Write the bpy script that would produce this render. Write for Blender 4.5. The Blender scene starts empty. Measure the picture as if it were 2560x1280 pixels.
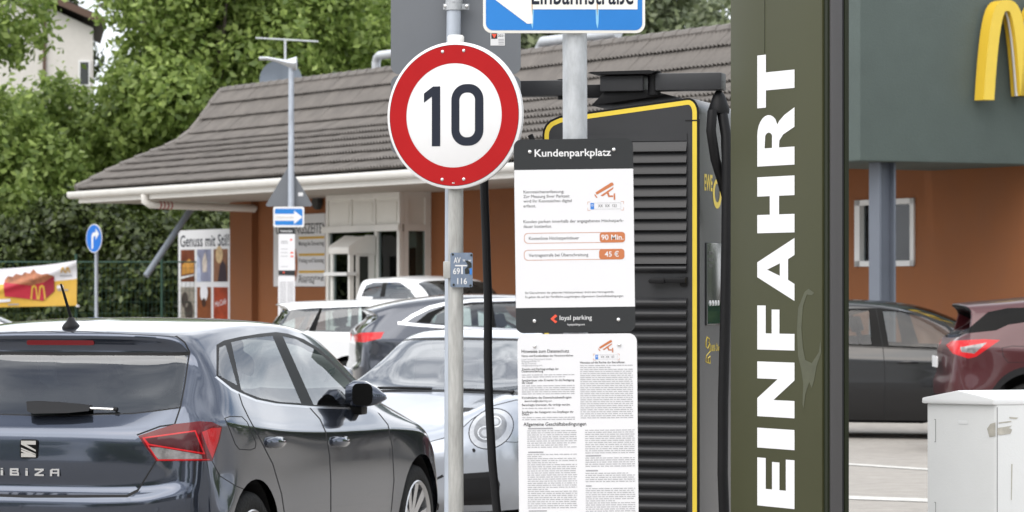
import bpy, bmesh, math, random
import numpy as np
from mathutils import Vector, Matrix
from mathutils.bvhtree import BVHTree

random.seed(7); RNG = np.random.default_rng(7)
sc = bpy.context.scene
COL = sc.collection
R = math.radians

# ------------------------------------------------------------------ camera, sky, sun, exposure
F, CX, HOR, HC = 8500.0, 1280.0, 720.0, 1.60      # focal length and horizon in photograph pixels, eye height in metres
cam = bpy.data.cameras.new('camera'); cam_o = bpy.data.objects.new('camera', cam); COL.objects.link(cam_o)
cam.sensor_width = 36; cam.lens = 36 * F / 2560; cam.shift_y = (HOR - 640) / 2560
cam.clip_start = 0.1; cam.clip_end = 2000
cam_o.location = (0, 0, HC); cam_o.rotation_euler = (R(90), 0, 0)
cam.dof.use_dof = True; cam.dof.focus_distance = 14.2; cam.dof.aperture_fstop = 10
sc.camera = cam_o
SUN_EL, SUN_AZ = R(50), R(212)                    # azimuth clockwise from +Y: behind the camera, to its left
w = bpy.data.worlds.new('World'); sc.world = w; w.use_nodes = True
nt = w.node_tree; bg = nt.nodes['Background']
sky = nt.nodes.new('ShaderNodeTexSky'); sky.sky_type = 'NISHITA'; sky.sun_disc = False
sky.sun_elevation = SUN_EL; sky.sun_rotation = SUN_AZ; sky.dust_density = 2.5; sky.ozone_density = 1.0
tc = nt.nodes.new('ShaderNodeTexCoord'); mp = nt.nodes.new('ShaderNodeMapping'); mp.inputs['Scale'].default_value = (1, 1, 2.6)
cl = nt.nodes.new('ShaderNodeTexNoise'); cl.inputs['Scale'].default_value = 2.3; cl.inputs['Detail'].default_value = 9; cl.inputs['Roughness'].default_value = 0.6
rp = nt.nodes.new('ShaderNodeValToRGB'); rp.color_ramp.elements[0].position = 0.30; rp.color_ramp.elements[1].position = 0.52
cl2 = nt.nodes.new('ShaderNodeTexNoise'); cl2.inputs['Scale'].default_value = 3.4; cl2.inputs['Detail'].default_value = 8
rp2 = nt.nodes.new('ShaderNodeValToRGB')
rp2.color_ramp.elements[0].position = 0.33; rp2.color_ramp.elements[0].color = (6.2, 6.6, 7.3, 1)
rp2.color_ramp.elements[1].position = 0.66; rp2.color_ramp.elements[1].color = (14.5, 14.7, 15.0, 1)
mixw = nt.nodes.new('ShaderNodeMix'); mixw.data_type = 'RGBA'
nt.links.new(tc.outputs['Generated'], mp.inputs['Vector'])
for n_ in (cl, cl2): nt.links.new(mp.outputs['Vector'], n_.inputs['Vector'])
nt.links.new(cl.outputs['Fac'], rp.inputs['Fac']); nt.links.new(cl2.outputs['Fac'], rp2.inputs['Fac'])
nt.links.new(rp.outputs['Color'], mixw.inputs[0]); nt.links.new(sky.outputs['Color'], mixw.inputs[6]); nt.links.new(rp2.outputs['Color'], mixw.inputs[7])
nt.links.new(mixw.outputs[2], bg.inputs['Color']); bg.inputs['Strength'].default_value = 0.092
sl = bpy.data.lights.new('sun', 'SUN'); sl.energy = 1.3; sl.angle = R(60); sl.color = (1, .96, .9)
so = bpy.data.objects.new('sun', sl); COL.objects.link(so)
sdir = Vector((math.sin(SUN_AZ) * math.cos(SUN_EL), math.cos(SUN_AZ) * math.cos(SUN_EL), math.sin(SUN_EL)))
so.rotation_euler = sdir.to_track_quat('Z', 'Y').to_euler(); so.location = sdir * 60
sc.view_settings.view_transform = 'Standard'; sc.view_settings.look = 'None'; sc.view_settings.gamma = 1
sc.view_settings.use_curve_mapping = False; sc.view_settings.exposure = 0.85
sc.cycles.max_bounces = 8; sc.cycles.transparent_max_bounces = 16; sc.cycles.use_denoising = True

# ------------------------------------------------------------------ helpers
def P(u, v, d): return Vector(((u - CX) / F * d, d, HC - (v - HOR) / F * d))
def on_plane(u, v, p0, n):                          # where a pixel's ray meets a vertical plane
    r = Vector(((u - CX) / F, 1, -(v - HOR) / F)); o = Vector((0, 0, HC))
    return o + r * ((Vector(p0) - o).dot(Vector(n)) / r.dot(Vector(n)))

def tag(o, label=None, cat=None, group=None, kind=None):
    if label: o['label'] = label
    if cat: o['category'] = cat
    if group: o['group'] = group
    if kind: o['kind'] = kind
    return o
def empty(name, loc, rz=0, label=None, cat=None, group=None):
    o = bpy.data.objects.new(name, None); COL.objects.link(o); o.location = loc; o.rotation_euler = (0, 0, rz)
    o.empty_display_size = .1
    return tag(o, label, cat, group)
def link(name, me, mat, parent=None):
    o = bpy.data.objects.new(name, me); COL.objects.link(o)
    if mat is not None:
        mi_ = [p.material_index for p in me.polygons] if isinstance(mat, (list, tuple)) else None
        me.materials.clear()
        for m in (mat if isinstance(mat, (list, tuple)) else [mat]): me.materials.append(m)
        if mi_: me.polygons.foreach_set('material_index', mi_)
    if parent is not None: o.parent = parent
    return o
def dup(root, loc=None, rz=None):
    def rec(o, p):
        c = o.copy(); COL.objects.link(c); c.parent = p
        for ch in o.children: rec(ch, c)
        return c
    c = rec(root, None)
    if loc is not None: c.location = loc
    if rz is not None: c.rotation_euler = (0, 0, rz)
    return c

class MB:
    def __init__(s): s.v = []; s.f = []; s.m = []
    def add(s, vs, fs, mi=0):
        o = len(s.v); s.v += [tuple(v) for v in vs]; s.f += [tuple(i + o for i in f) for f in fs]; s.m += [mi] * len(fs); return s
    def box(s, x0, x1, y0, y1, z0, z1, mi=0, M=None):
        vs = [Vector((x, y, z)) for x in (x0, x1) for y in (y0, y1) for z in (z0, z1)]
        if M is not None: vs = [M @ v for v in vs]
        return s.add(vs, [(0, 1, 3, 2), (4, 6, 7, 5), (0, 4, 5, 1), (2, 3, 7, 6), (0, 2, 6, 4), (1, 5, 7, 3)], mi)
    def prism(s, poly, y0, y1, mi=0, M=None):       # poly in (x,z), thickness along y
        n = len(poly); vs = [Vector((x, y0, z)) for x, z in poly] + [Vector((x, y1, z)) for x, z in poly]
        if M is not None: vs = [M @ v for v in vs]
        a = sum(poly[i][0] * poly[(i + 1) % n][1] - poly[(i + 1) % n][0] * poly[i][1] for i in range(n))
        idx = list(range(n)) if a > 0 else list(range(n))[::-1]
        fs = [tuple(idx), tuple(i + n for i in idx[::-1])]
        for k in range(n):
            i, j = idx[k], idx[(k + 1) % n]; fs.append((j, i, i + n, j + n))
        return s.add(vs, fs, mi)
    def tube(s, pts, rad, seg=10, mi=0, cap=True):
        pts = [Vector(p) for p in pts]; n = len(pts); rad = rad if isinstance(rad, (list, tuple)) else [rad] * n
        rings = []; prev = None
        for i, p in enumerate(pts):
            t = (pts[min(i + 1, n - 1)] - pts[max(i - 1, 0)]).normalized()
            a = prev if prev is not None else (Vector((0, 0, 1)) if abs(t.z) < .9 else Vector((1, 0, 0)))
            a = (a - t * a.dot(t)).normalized(); b = t.cross(a); prev = a
            rings.append([p + (a * math.cos(2 * math.pi * k / seg) + b * math.sin(2 * math.pi * k / seg)) * rad[i] for k in range(seg)])
        fs = []
        for i in range(n - 1):
            for k in range(seg): fs.append((i * seg + k, i * seg + (k + 1) % seg, (i + 1) * seg + (k + 1) % seg, (i + 1) * seg + k))
        if cap: fs.append(tuple(range(seg))[::-1]); fs.append(tuple((n - 1) * seg + k for k in range(seg)))
        return s.add([v for r in rings for v in r], fs, mi)
    def lathe(s, prof, axis='z', seg=24, c=(0, 0, 0), mi=0):   # prof: (radius, offset along axis)
        c = Vector(c); vs = []
        for r, h in prof:
            for k in range(seg):
                a = 2 * math.pi * k / seg; q = (r * math.cos(a), r * math.sin(a), h)
                if axis == 'y': q = (q[0], q[2], q[1])
                if axis == 'x': q = (q[2], q[0], q[1])
                vs.append(c + Vector(q))
        fs = [(i * seg + k, i * seg + (k + 1) % seg, (i + 1) * seg + (k + 1) % seg, (i + 1) * seg + k) for i in range(len(prof) - 1) for k in range(seg)]
        return s.add(vs, fs, mi)
    def build(s, name, mat, parent=None, smooth=0, bevel=0):
        me = bpy.data.meshes.new(name); me.from_pydata(s.v, [], s.f)
        if any(s.m): me.polygons.foreach_set('material_index', s.m)
        bm = bmesh.new(); bm.from_mesh(me)
        if bevel: bmesh.ops.bevel(bm, geom=[e for e in bm.edges if len(e.link_faces) == 2 and e.calc_face_angle(0) > .6], offset=bevel, segments=2, affect='EDGES', profile=.6)
        bmesh.ops.recalc_face_normals(bm, faces=bm.faces[:]); bm.to_mesh(me); bm.free()
        if smooth or bevel:
            me.polygons.foreach_set('use_smooth', [True] * len(me.polygons)); me.set_sharp_from_angle(angle=R(smooth or 40))
        return link(name, me, mat, parent)

def rrect(x0, x1, z0, z1, r, n=6, corners=(1, 1, 1, 1)):
    out = []
    for (cx, cz, a0), on in zip(((x1 - r, z1 - r, 0), (x0 + r, z1 - r, 90), (x0 + r, z0 + r, 180), (x1 - r, z0 + r, 270)), corners):
        if on:
            for k in range(n + 1):
                a = R(a0 + 90 * k / n); out.append((cx + r * math.cos(a), cz + r * math.sin(a)))
        else:
            a = R(a0 + 45); out.append((cx + r * (1 if math.cos(a) > 0 else -1), cz + r * (1 if math.sin(a) > 0 else -1)))
    return out
def circle(cx, cz, r, n=40, rz=None): return [(cx + r * math.cos(2 * math.pi * k / n), cz + (rz or r) * math.sin(2 * math.pi * k / n)) for k in range(n)]

def flat(name, polys, y, mat, parent, M=None, ext=0):
    """A filled flat outline (holes allowed) in the x-z plane at depth y, as print or thin plate."""
    c = bpy.data.curves.new('c', 'CURVE'); c.dimensions = '2D'; c.fill_mode = 'BOTH'; c.extrude = ext
    for Q in polys:
        s_ = c.splines.new('POLY'); s_.points.add(len(Q) - 1); s_.use_cyclic_u = True
        for p, q in zip(s_.points, Q): p.co = (q[0], q[1], 0, 1)
    ob = bpy.data.objects.new('c', c); me = bpy.data.meshes.new_from_object(ob); bpy.data.objects.remove(ob); bpy.data.curves.remove(c)
    T = Matrix.Translation((0, y, 0)) @ Matrix.Rotation(R(90), 4, 'X')
    me.transform((M @ T) if M is not None else T); me.name = name
    return link(name, me, mat, parent)
CAPH = None
def text_mesh(s, bold=0, shear=0):
    c = bpy.data.curves.new('t', 'FONT'); c.body = s; c.size = 1; c.offset = bold; c.shear = shear; c.resolution_u = 3
    ob = bpy.data.objects.new('t', c); me = bpy.data.meshes.new_from_object(ob); bpy.data.objects.remove(ob); bpy.data.curves.remove(c)
    return me
def text(name, s, x, z, width, cap, y, mat, parent, M=None, bold=0, align='l', shear=0, rot=0):
    """Lettering: left/centre edge x, baseline z, total width and capital height in metres."""
    global CAPH
    if CAPH is None:
        m = text_mesh('H'); CAPH = max(v.co.y for v in m.vertices)
    me = text_mesh(s, bold, shear); xs = [v.co.x for v in me.vertices]; x0, x1 = min(xs), max(xs)
    kx = width / (x1 - x0) if width else cap / CAPH; kz = cap / CAPH; ww = (x1 - x0) * kx
    ox = x if align == 'l' else x - ww / 2
    L = Matrix.Translation((x0 * -kx, 0, 0)) @ Matrix.Diagonal((kx, kz, 1, 1))
    T = Matrix.Translation((ox, y, z)) @ Matrix.Rotation(R(90), 4, 'X') @ Matrix.Rotation(rot, 4, 'Z') @ L
    me.transform((M @ T) if M is not None else T); me.name = name
    return link(name, me, mat, parent)

# ------------------------------------------------------------------ materials
def mat(name, col, rough=.6, metal=0, coat=0, var=.0, vscale=6, bump=0, bscale=40, spec=.5, aniso=(1, 1, 1), var2=None):
    m = bpy.data.materials.new(name); m.use_nodes = True; n = m.node_tree; b = n.nodes['Principled BSDF']
    b.inputs['Base Color'].default_value = (*col, 1); b.inputs['Roughness'].default_value = rough; b.inputs['Metallic'].default_value = metal
    b.inputs['Coat Weight'].default_value = coat; b.inputs['Coat Roughness'].default_value = .03; b.inputs['Specular IOR Level'].default_value = spec
    t = n.nodes.new('ShaderNodeTexCoord'); mpn = n.nodes.new('ShaderNodeMapping'); mpn.inputs['Scale'].default_value = aniso
    n.links.new(t.outputs['Object'], mpn.inputs['Vector'])
    if var:
        z = n.nodes.new('ShaderNodeTexNoise'); z.inputs['Scale'].default_value = vscale; z.inputs['Detail'].default_value = 6; z.inputs['Roughness'].default_value = .65
        n.links.new(mpn.outputs['Vector'], z.inputs['Vector'])
        r = n.nodes.new('ShaderNodeValToRGB'); r.color_ramp.elements[0].position = .3; r.color_ramp.elements[1].position = .7
        c2 = var2 or tuple(c * (1 + var) for c in col)
        r.color_ramp.elements[0].color = (*[c * (1 - var) for c in col], 1); r.color_ramp.elements[1].color = (*c2, 1)
        n.links.new(z.outputs['Fac'], r.inputs['Fac']); n.links.new(r.outputs['Color'], b.inputs['Base Color'])
        if var >= .05:
            rr = n.nodes.new('ShaderNodeMapRange'); rr.inputs[3].default_value = max(.03, rough * .8); rr.inputs[4].default_value = min(1, rough * 1.2)
            n.links.new(z.outputs['Fac'], rr.inputs[0]); n.links.new(rr.outputs[0], b.inputs['Roughness'])
    if bump:
        z2 = n.nodes.new('ShaderNodeTexNoise'); z2.inputs['Scale'].default_value = bscale; z2.inputs['Detail'].default_value = 4
        n.links.new(mpn.outputs['Vector'], z2.inputs['Vector'])
        bp = n.nodes.new('ShaderNodeBump'); bp.inputs['Strength'].default_value = bump; bp.inputs['Distance'].default_value = .02
        n.links.new(z2.outputs['Fac'], bp.inputs['Height']); n.links.new(bp.outputs['Normal'], b.inputs['Normal'])
    return m
def glass(name, tint, trans=.8, rough=.0, ior=1.75):
    m = bpy.data.materials.new(name); m.use_nodes = True; n = m.node_tree; n.nodes.remove(n.nodes['Principled BSDF']); out = n.nodes['Material Output']
    tr = n.nodes.new('ShaderNodeBsdfTransparent'); tr.inputs[0].default_value = (*[c * trans for c in tint], 1)
    gl = n.nodes.new('ShaderNodeBsdfGlossy'); gl.inputs['Roughness'].default_value = rough; gl.inputs[0].default_value = (.95, .97, 1, 1)
    fr = n.nodes.new('ShaderNodeFresnel'); fr.inputs[0].default_value = ior; mx = n.nodes.new('ShaderNodeMixShader')
    n.links.new(fr.outputs[0], mx.inputs[0]); n.links.new(tr.outputs[0], mx.inputs[1]); n.links.new(gl.outputs[0], mx.inputs[2]); n.links.new(mx.outputs[0], out.inputs[0])
    return m
def leaf_mat(name, dark, light, trans=.35):
    m = bpy.data.materials.new(name); m.use_nodes = True; n = m.node_tree; b = n.nodes['Principled BSDF']; out = n.nodes['Material Output']
    g = n.nodes.new('ShaderNodeNewGeometry'); r = n.nodes.new('ShaderNodeValToRGB')
    r.color_ramp.elements[0].color = (*dark, 1); r.color_ramp.elements[1].color = (*light, 1)
    e = r.color_ramp.elements.new(.75); e.color = tuple((a * .45 + c * .55) for a, c in zip((*dark, 1), (*light, 1)))
    n.links.new(g.outputs['Random Per Island'], r.inputs['Fac']); n.links.new(r.outputs['Color'], b.inputs['Base Color'])
    b.inputs['Roughness'].default_value = .45; b.inputs['Specular IOR Level'].default_value = .5
    tl = n.nodes.new('ShaderNodeBsdfTranslucent'); n.links.new(r.outputs['Color'], tl.inputs[0])
    mx = n.nodes.new('ShaderNodeMixShader'); mx.inputs[0].default_value = trans
    n.links.new(b.outputs[0], mx.inputs[1]); n.links.new(tl.outputs[0], mx.inputs[2]); n.links.new(mx.outputs[0], out.inputs[0])
    return m

M_ = {}
M_['galv'] = mat('galvanised steel', (.46, .48, .50), .5, .35, var=.3, vscale=14, bump=.15, bscale=60, aniso=(1, 1, .35))
M_['galv_old'] = mat('weathered galvanised steel', (.42, .42, .40), .6, .25, var=.38, vscale=26, bump=.2, bscale=80, aniso=(1, 1, .16), var2=(.50, .50, .485))
M_['galv_back'] = mat('pale galvanised steel', (.42, .46, .52), .5, .3, var=.2, vscale=10, aniso=(1, 1, .3))
M_['signwhite'] = mat('white sign foil', (.72, .72, .73), .35, var=.02, vscale=3)
M_['signwhite_old'] = mat('aged white sign foil', (.78, .765, .72), .4, var=.05, vscale=5)
M_['signred'] = mat('red sign foil', (.37, .006, .008), .42, spec=.2, var=.05, vscale=5)
M_['signblack'] = mat('dark blue black sign foil', (.016, .020, .033), .5, spec=.2)
M_['signblue'] = mat('blue sign foil', (.026, .19, .54), .42, spec=.25, var=.05, vscale=3)
M_['signblue2'] = mat('deep blue sign foil', (.015, .16, .60), .38)
M_['signgrey'] = mat('grey painted sign back', (.135, .145, .16), .5, var=.06, vscale=2)
M_['signgrey2'] = mat('darker grey sign back', (.16, .17, .18), .5, var=.06, vscale=2)
M_['rim_alu'] = mat('sign edge aluminium', (.6, .6, .6), .4, .6)
M_['bolt'] = mat('polished bolt', (.75, .75, .75), .22, .9)
M_['panelwhite'] = mat('white printed panel', (.71, .71, .73), .3, var=.012, vscale=2)
M_['panelblack'] = mat('anthracite printed panel', (.030, .032, .034), .42, spec=.25)
M_['ink'] = mat('black ink', (.02, .02, .022), .5)
M_['inkgrey'] = mat('grey fine print ink', (.32, .32, .34), .5)
M_['orange'] = mat('orange print', (.50, .165, .062), .4)
M_['redorange'] = mat('red orange print', (.80, .09, .045), .4)
M_['plateblue'] = mat('licence plate blue', (.04, .2, .6), .4)
M_['rust'] = mat('rust stain', (.42, .23, .10), .8, var=.3, vscale=30)
M_['streak'] = mat('pale streak', (.22, .50, .72), .5)
M_['olive'] = mat('olive green painted aluminium', (.052, .054, .024), .4, var=.06, vscale=1.5, spec=.3)
M_['olive_d'] = mat('dark olive green edge', (.014, .018, .008), .4, spec=.25)
M_['steelgrey'] = mat('brushed grey profile', (.085, .083, .085), .4, .2, spec=.3, var=.08, vscale=3, aniso=(1, 1, .1))
M_['smear'] = mat('dried smear', (.072, .076, .042), .42, var=.2, vscale=18)
M_['letterwhite'] = mat('white letter foil', (.80, .80, .82), .4)
M_['charger'] = mat('anthracite powder coat', (.034, .035, .038), .45, var=.06, vscale=4, bump=.05, bscale=300, spec=.3)
M_['charger_b'] = mat('black charger trim', (.008, .008, .009), .45, spec=.2)
M_['slat'] = mat('anthracite louver coat', (.027, .0275, .030), .38, bump=.04, bscale=300, spec=.3)
M_['chargerside'] = mat('graphite charger side', (.085, .086, .092), .36, .2, var=.05, vscale=2)
M_['yellow'] = mat('charger yellow', (.70, .52, .045), .4)
M_['rubber'] = mat('black rubber', (.010, .010, .011), .5, var=.15, vscale=8, spec=.2)
M_['screen'] = mat('dark display glass', (.05, .055, .055), .2, spec=.3)
M_['screen2'] = mat('green display glass', (.015, .05, .042), .08, coat=.6)
M_['cabinet'] = mat('light grey polyester cabinet', (.66, .67, .67), .55, var=.03, vscale=3, bump=.04, bscale=120)
M_['cabinet_t'] = mat('pale grey cabinet roof', (.76, .77, .78), .5, var=.02, vscale=3)
M_['seamgrey'] = mat('grey joint', (.12, .12, .12), .7)
M_['scuff'] = mat('beige scuff mark', (.44, .42, .37), .7, var=.2, vscale=25)
M_['enamel'] = mat('blue grey enamel', (.17, .215, .29), .35, var=.15, vscale=25)
M_['asphalt'] = mat('sun bleached asphalt', (.31, .288, .26), .9, var=.16, vscale=5, bump=.5, bscale=90)
M_['marking'] = mat('worn road paint', (.50, .49, .46), .7, var=.28, vscale=12, bump=.2, bscale=60)
M_['brown'] = mat('rust brown render', (.25, .090, .030), .85, var=.06, vscale=1.5, bump=.25, bscale=70)
M_['brown_d'] = mat('rust brown pilaster', (.215, .078, .027), .8, var=.06, vscale=1.5)
M_['offwhite'] = mat('off white paint', (.76, .74, .70), .45, var=.04, vscale=2)
M_['panel'] = mat('cream panel', (.76, .74, .69), .5, var=.03, vscale=2)
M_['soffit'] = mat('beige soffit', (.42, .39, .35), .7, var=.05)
M_['gutter'] = mat('white gutter', (.66, .645, .61), .4, var=.05, vscale=4)
M_['tile'] = mat('grey brown roof tile', (.152, .138, .126), .75, var=.22, vscale=2.2, bump=.15, bscale=50)
M_['duct'] = mat('zinc duct', (.55, .57, .60), .4, .3, var=.08)
M_['bluegrey'] = mat('blue grey painted metal', (.19, .22, .26), .5, var=.05)
M_['canopy'] = mat('grey green render', (.082, .106, .098), .8, var=.10, vscale=1.1, bump=.3, bscale=60)
M_['arch_y'] = mat('yellow acrylic', (.78, .56, .07), .3, var=.03)
M_['arch_side'] = mat('yellow return', (.72, .48, .04), .4)
M_['poststeel'] = mat('painted steel post', (.13, .147, .18), .45, var=.06, vscale=2)
M_['blind'] = mat('dark louvre blind', (.020, .022, .018), .5)
M_['winframe'] = mat('white window frame', (.74, .74, .73), .4)
M_['darkin'] = mat('dark interior', (.045, .045, .042), .8, var=.2, vscale=2)
M_['lightin'] = mat('pale interior', (.34, .34, .31), .7, var=.1, vscale=1)
M_['pane'] = glass('window pane', (.80, .86, .84), .85, ior=1.38)
M_['darkgreen'] = mat('green fence coat', (.018, .062, .040), .5)
M_['bannerw'] = mat('white banner cloth', (.70, .70, .74), .6, var=.05, vscale=2)
M_['bannery'] = mat('yellow banner cloth', (.60, .36, .045), .6, var=.08, vscale=3)
M_['bannerr'] = mat('red banner print', (.42, .012, .035), .6, var=.1, vscale=3)
M_['bannerb'] = mat('fried brown print', (.34, .125, .06), .6, var=.5, vscale=9)
M_['housewall'] = mat('cream house render', (.62, .59, .55), .8, var=.04)
M_['housebrown'] = mat('brown verge board', (.10, .058, .040), .7)
M_['housetile'] = mat('dark house roof', (.06, .045, .04), .8, var=.15)
M_['bark'] = mat('bark', (.060, .048, .038), .9, var=.3, vscale=12, bump=.6, bscale=25)
M_['leaf'] = leaf_mat('maple leaves', (.125, .195, .038), (.50, .62, .19), .5)
M_['leaf_y'] = leaf_mat('yellow green leaves', (.15, .21, .035), (.54, .63, .18), .5)
M_['leaf_d'] = leaf_mat('dark hedge leaves', (.018, .030, .008), (.125, .165, .042), .28)
M_['leaf_p'] = leaf_mat('copper beech leaves', (.018, .012, .014), (.060, .032, .036), .15)
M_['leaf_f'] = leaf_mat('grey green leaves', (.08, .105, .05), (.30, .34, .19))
M_['grass'] = mat('rough grass', (.06, .09, .025), .9, var=.4, vscale=8)
# car materials
def paint(name, col, metal=.5, rough=.32, coat=.8): return mat(name, col, rough, metal, coat=coat, var=.02, vscale=2, spec=.5)
M_['c_grey'] = paint('dark blue grey car paint', (.058, .070, .098), .8, .14)
M_['c_silver'] = paint('light silver car paint', (.36, .385, .43), .5, .35)
M_['c_white'] = paint('white car paint', (.78, .79, .80), 0, .35)
M_['c_slate'] = paint('slate grey car paint', (.050, .056, .072), .6, .2)
M_['c_black'] = paint('blue black car paint', (.003, .0033, .0045), .0, .25, .35)
M_['c_red'] = paint('dark red car paint', (.055, .005, .008), .2, .3, .5)
M_['gap'] = mat('panel gap', (.004, .004, .005), .8)
M_['trim'] = mat('black gloss trim', (.006, .006, .006), .35, spec=.08)
M_['plastic'] = mat('black plastic', (.010, .010, .011), .5, spec=.18)
M_['chrome'] = mat('chrome', (.80, .80, .80), .12, 1)
M_['satin'] = mat('satin chrome', (.66, .66, .67), .25, .9)
M_['lampred'] = mat('dark red lens', (.11, .003, .006), .15, spec=.35)
M_['lampbright'] = mat('bright red lens', (.50, .010, .014), .2, spec=.35)
M_['lampdeep'] = mat('deep red lens', (.055, .004, .006), .15, spec=.35)
M_['lampclear'] = mat('clear lens', (.22, .21, .21), .2, .3, spec=.4, var=.4, vscale=30)
M_['headlens'] = mat('headlight reflector', (.42, .43, .45), .2, .4, coat=.5, var=.15, vscale=8)
M_['headbowl'] = mat('headlight bowl', (.20, .205, .215), .2, .4, coat=.5, var=.3, vscale=14)
M_['carglass'] = glass('tinted car glass', (.62, .70, .69), .80, ior=1.95)
M_['carglass2'] = glass('pale car glass', (.70, .78, .76), .82, ior=1.9)
M_['sideglass'] = glass('clear side glass', (.74, .80, .78), .82, ior=1.45)
M_['frontglass'] = glass('raked windscreen glass', (.70, .78, .76), .82, ior=3.4)
M_['tyre'] = mat('tyre rubber', (.011, .011, .011), .75, spec=.2, var=.15, vscale=20, bump=.3, bscale=60)
M_['alloy'] = mat('alloy rim', (.55, .55, .56), .28, .8)
M_['seat'] = mat('grey seat fabric', (.045, .046, .05), .9, var=.1)
M_['cabin'] = mat('dark cabin trim', (.02, .02, .022), .8)
M_['redseat'] = mat('red belt', (.5, .03, .03), .6)

E1 = Vector((.487, -.8734, 0)); N1 = Vector((-.8734, -.487, 0))      # the restaurant's long front: to the right along it, and outward

# ------------------------------------------------------------------ ground
def ground():
    g = MB(); n = 44
    xs = np.concatenate([np.linspace(-400, -40, 8), np.linspace(-30, 30, 26), np.linspace(40, 400, 8)])
    ys = np.concatenate([[-60, -10], np.linspace(0, 80, 30), [100, 140, 220, 400, 900]])
    vs = [(x, y, 0) for y in ys for x in xs]; nx = len(xs)
    g.add(vs, [(j * nx + i, j * nx + i + 1, (j + 1) * nx + i + 1, (j + 1) * nx + i) for j in range(len(ys) - 1) for i in range(nx - 1)])
    tag(g.build('ground', M_['asphalt']), kind='structure')
    g = MB(); g.add([(-60, 73, .02), (20, 73, .02), (60, 140, .02), (-60, 140, .02)], [(0, 1, 2, 3)])
    tag(g.build('grass_strip', M_['grass']), kind='structure')
    # parking bay lines on the asphalt
    for (a, b, wd) in (((1790, 1140), (2420, 1182), .13), ((1790, 1236), (2420, 1258), .24)):
        p = on_plane(a[0], a[1], (0, 0, .005), (0, 0, 1)); q = on_plane(b[0], b[1], (0, 0, .005), (0, 0, 1))
        t = (q - p).normalized(); s = Vector((-t.y, t.x, 0)) * wd
        m = MB(); m.add([p, q, q + s * 1.6, p + s * 1.6], [(0, 1, 2, 3)])
        tag(m.build('road_marking', M_['marking']), kind='structure')
ground()

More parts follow.
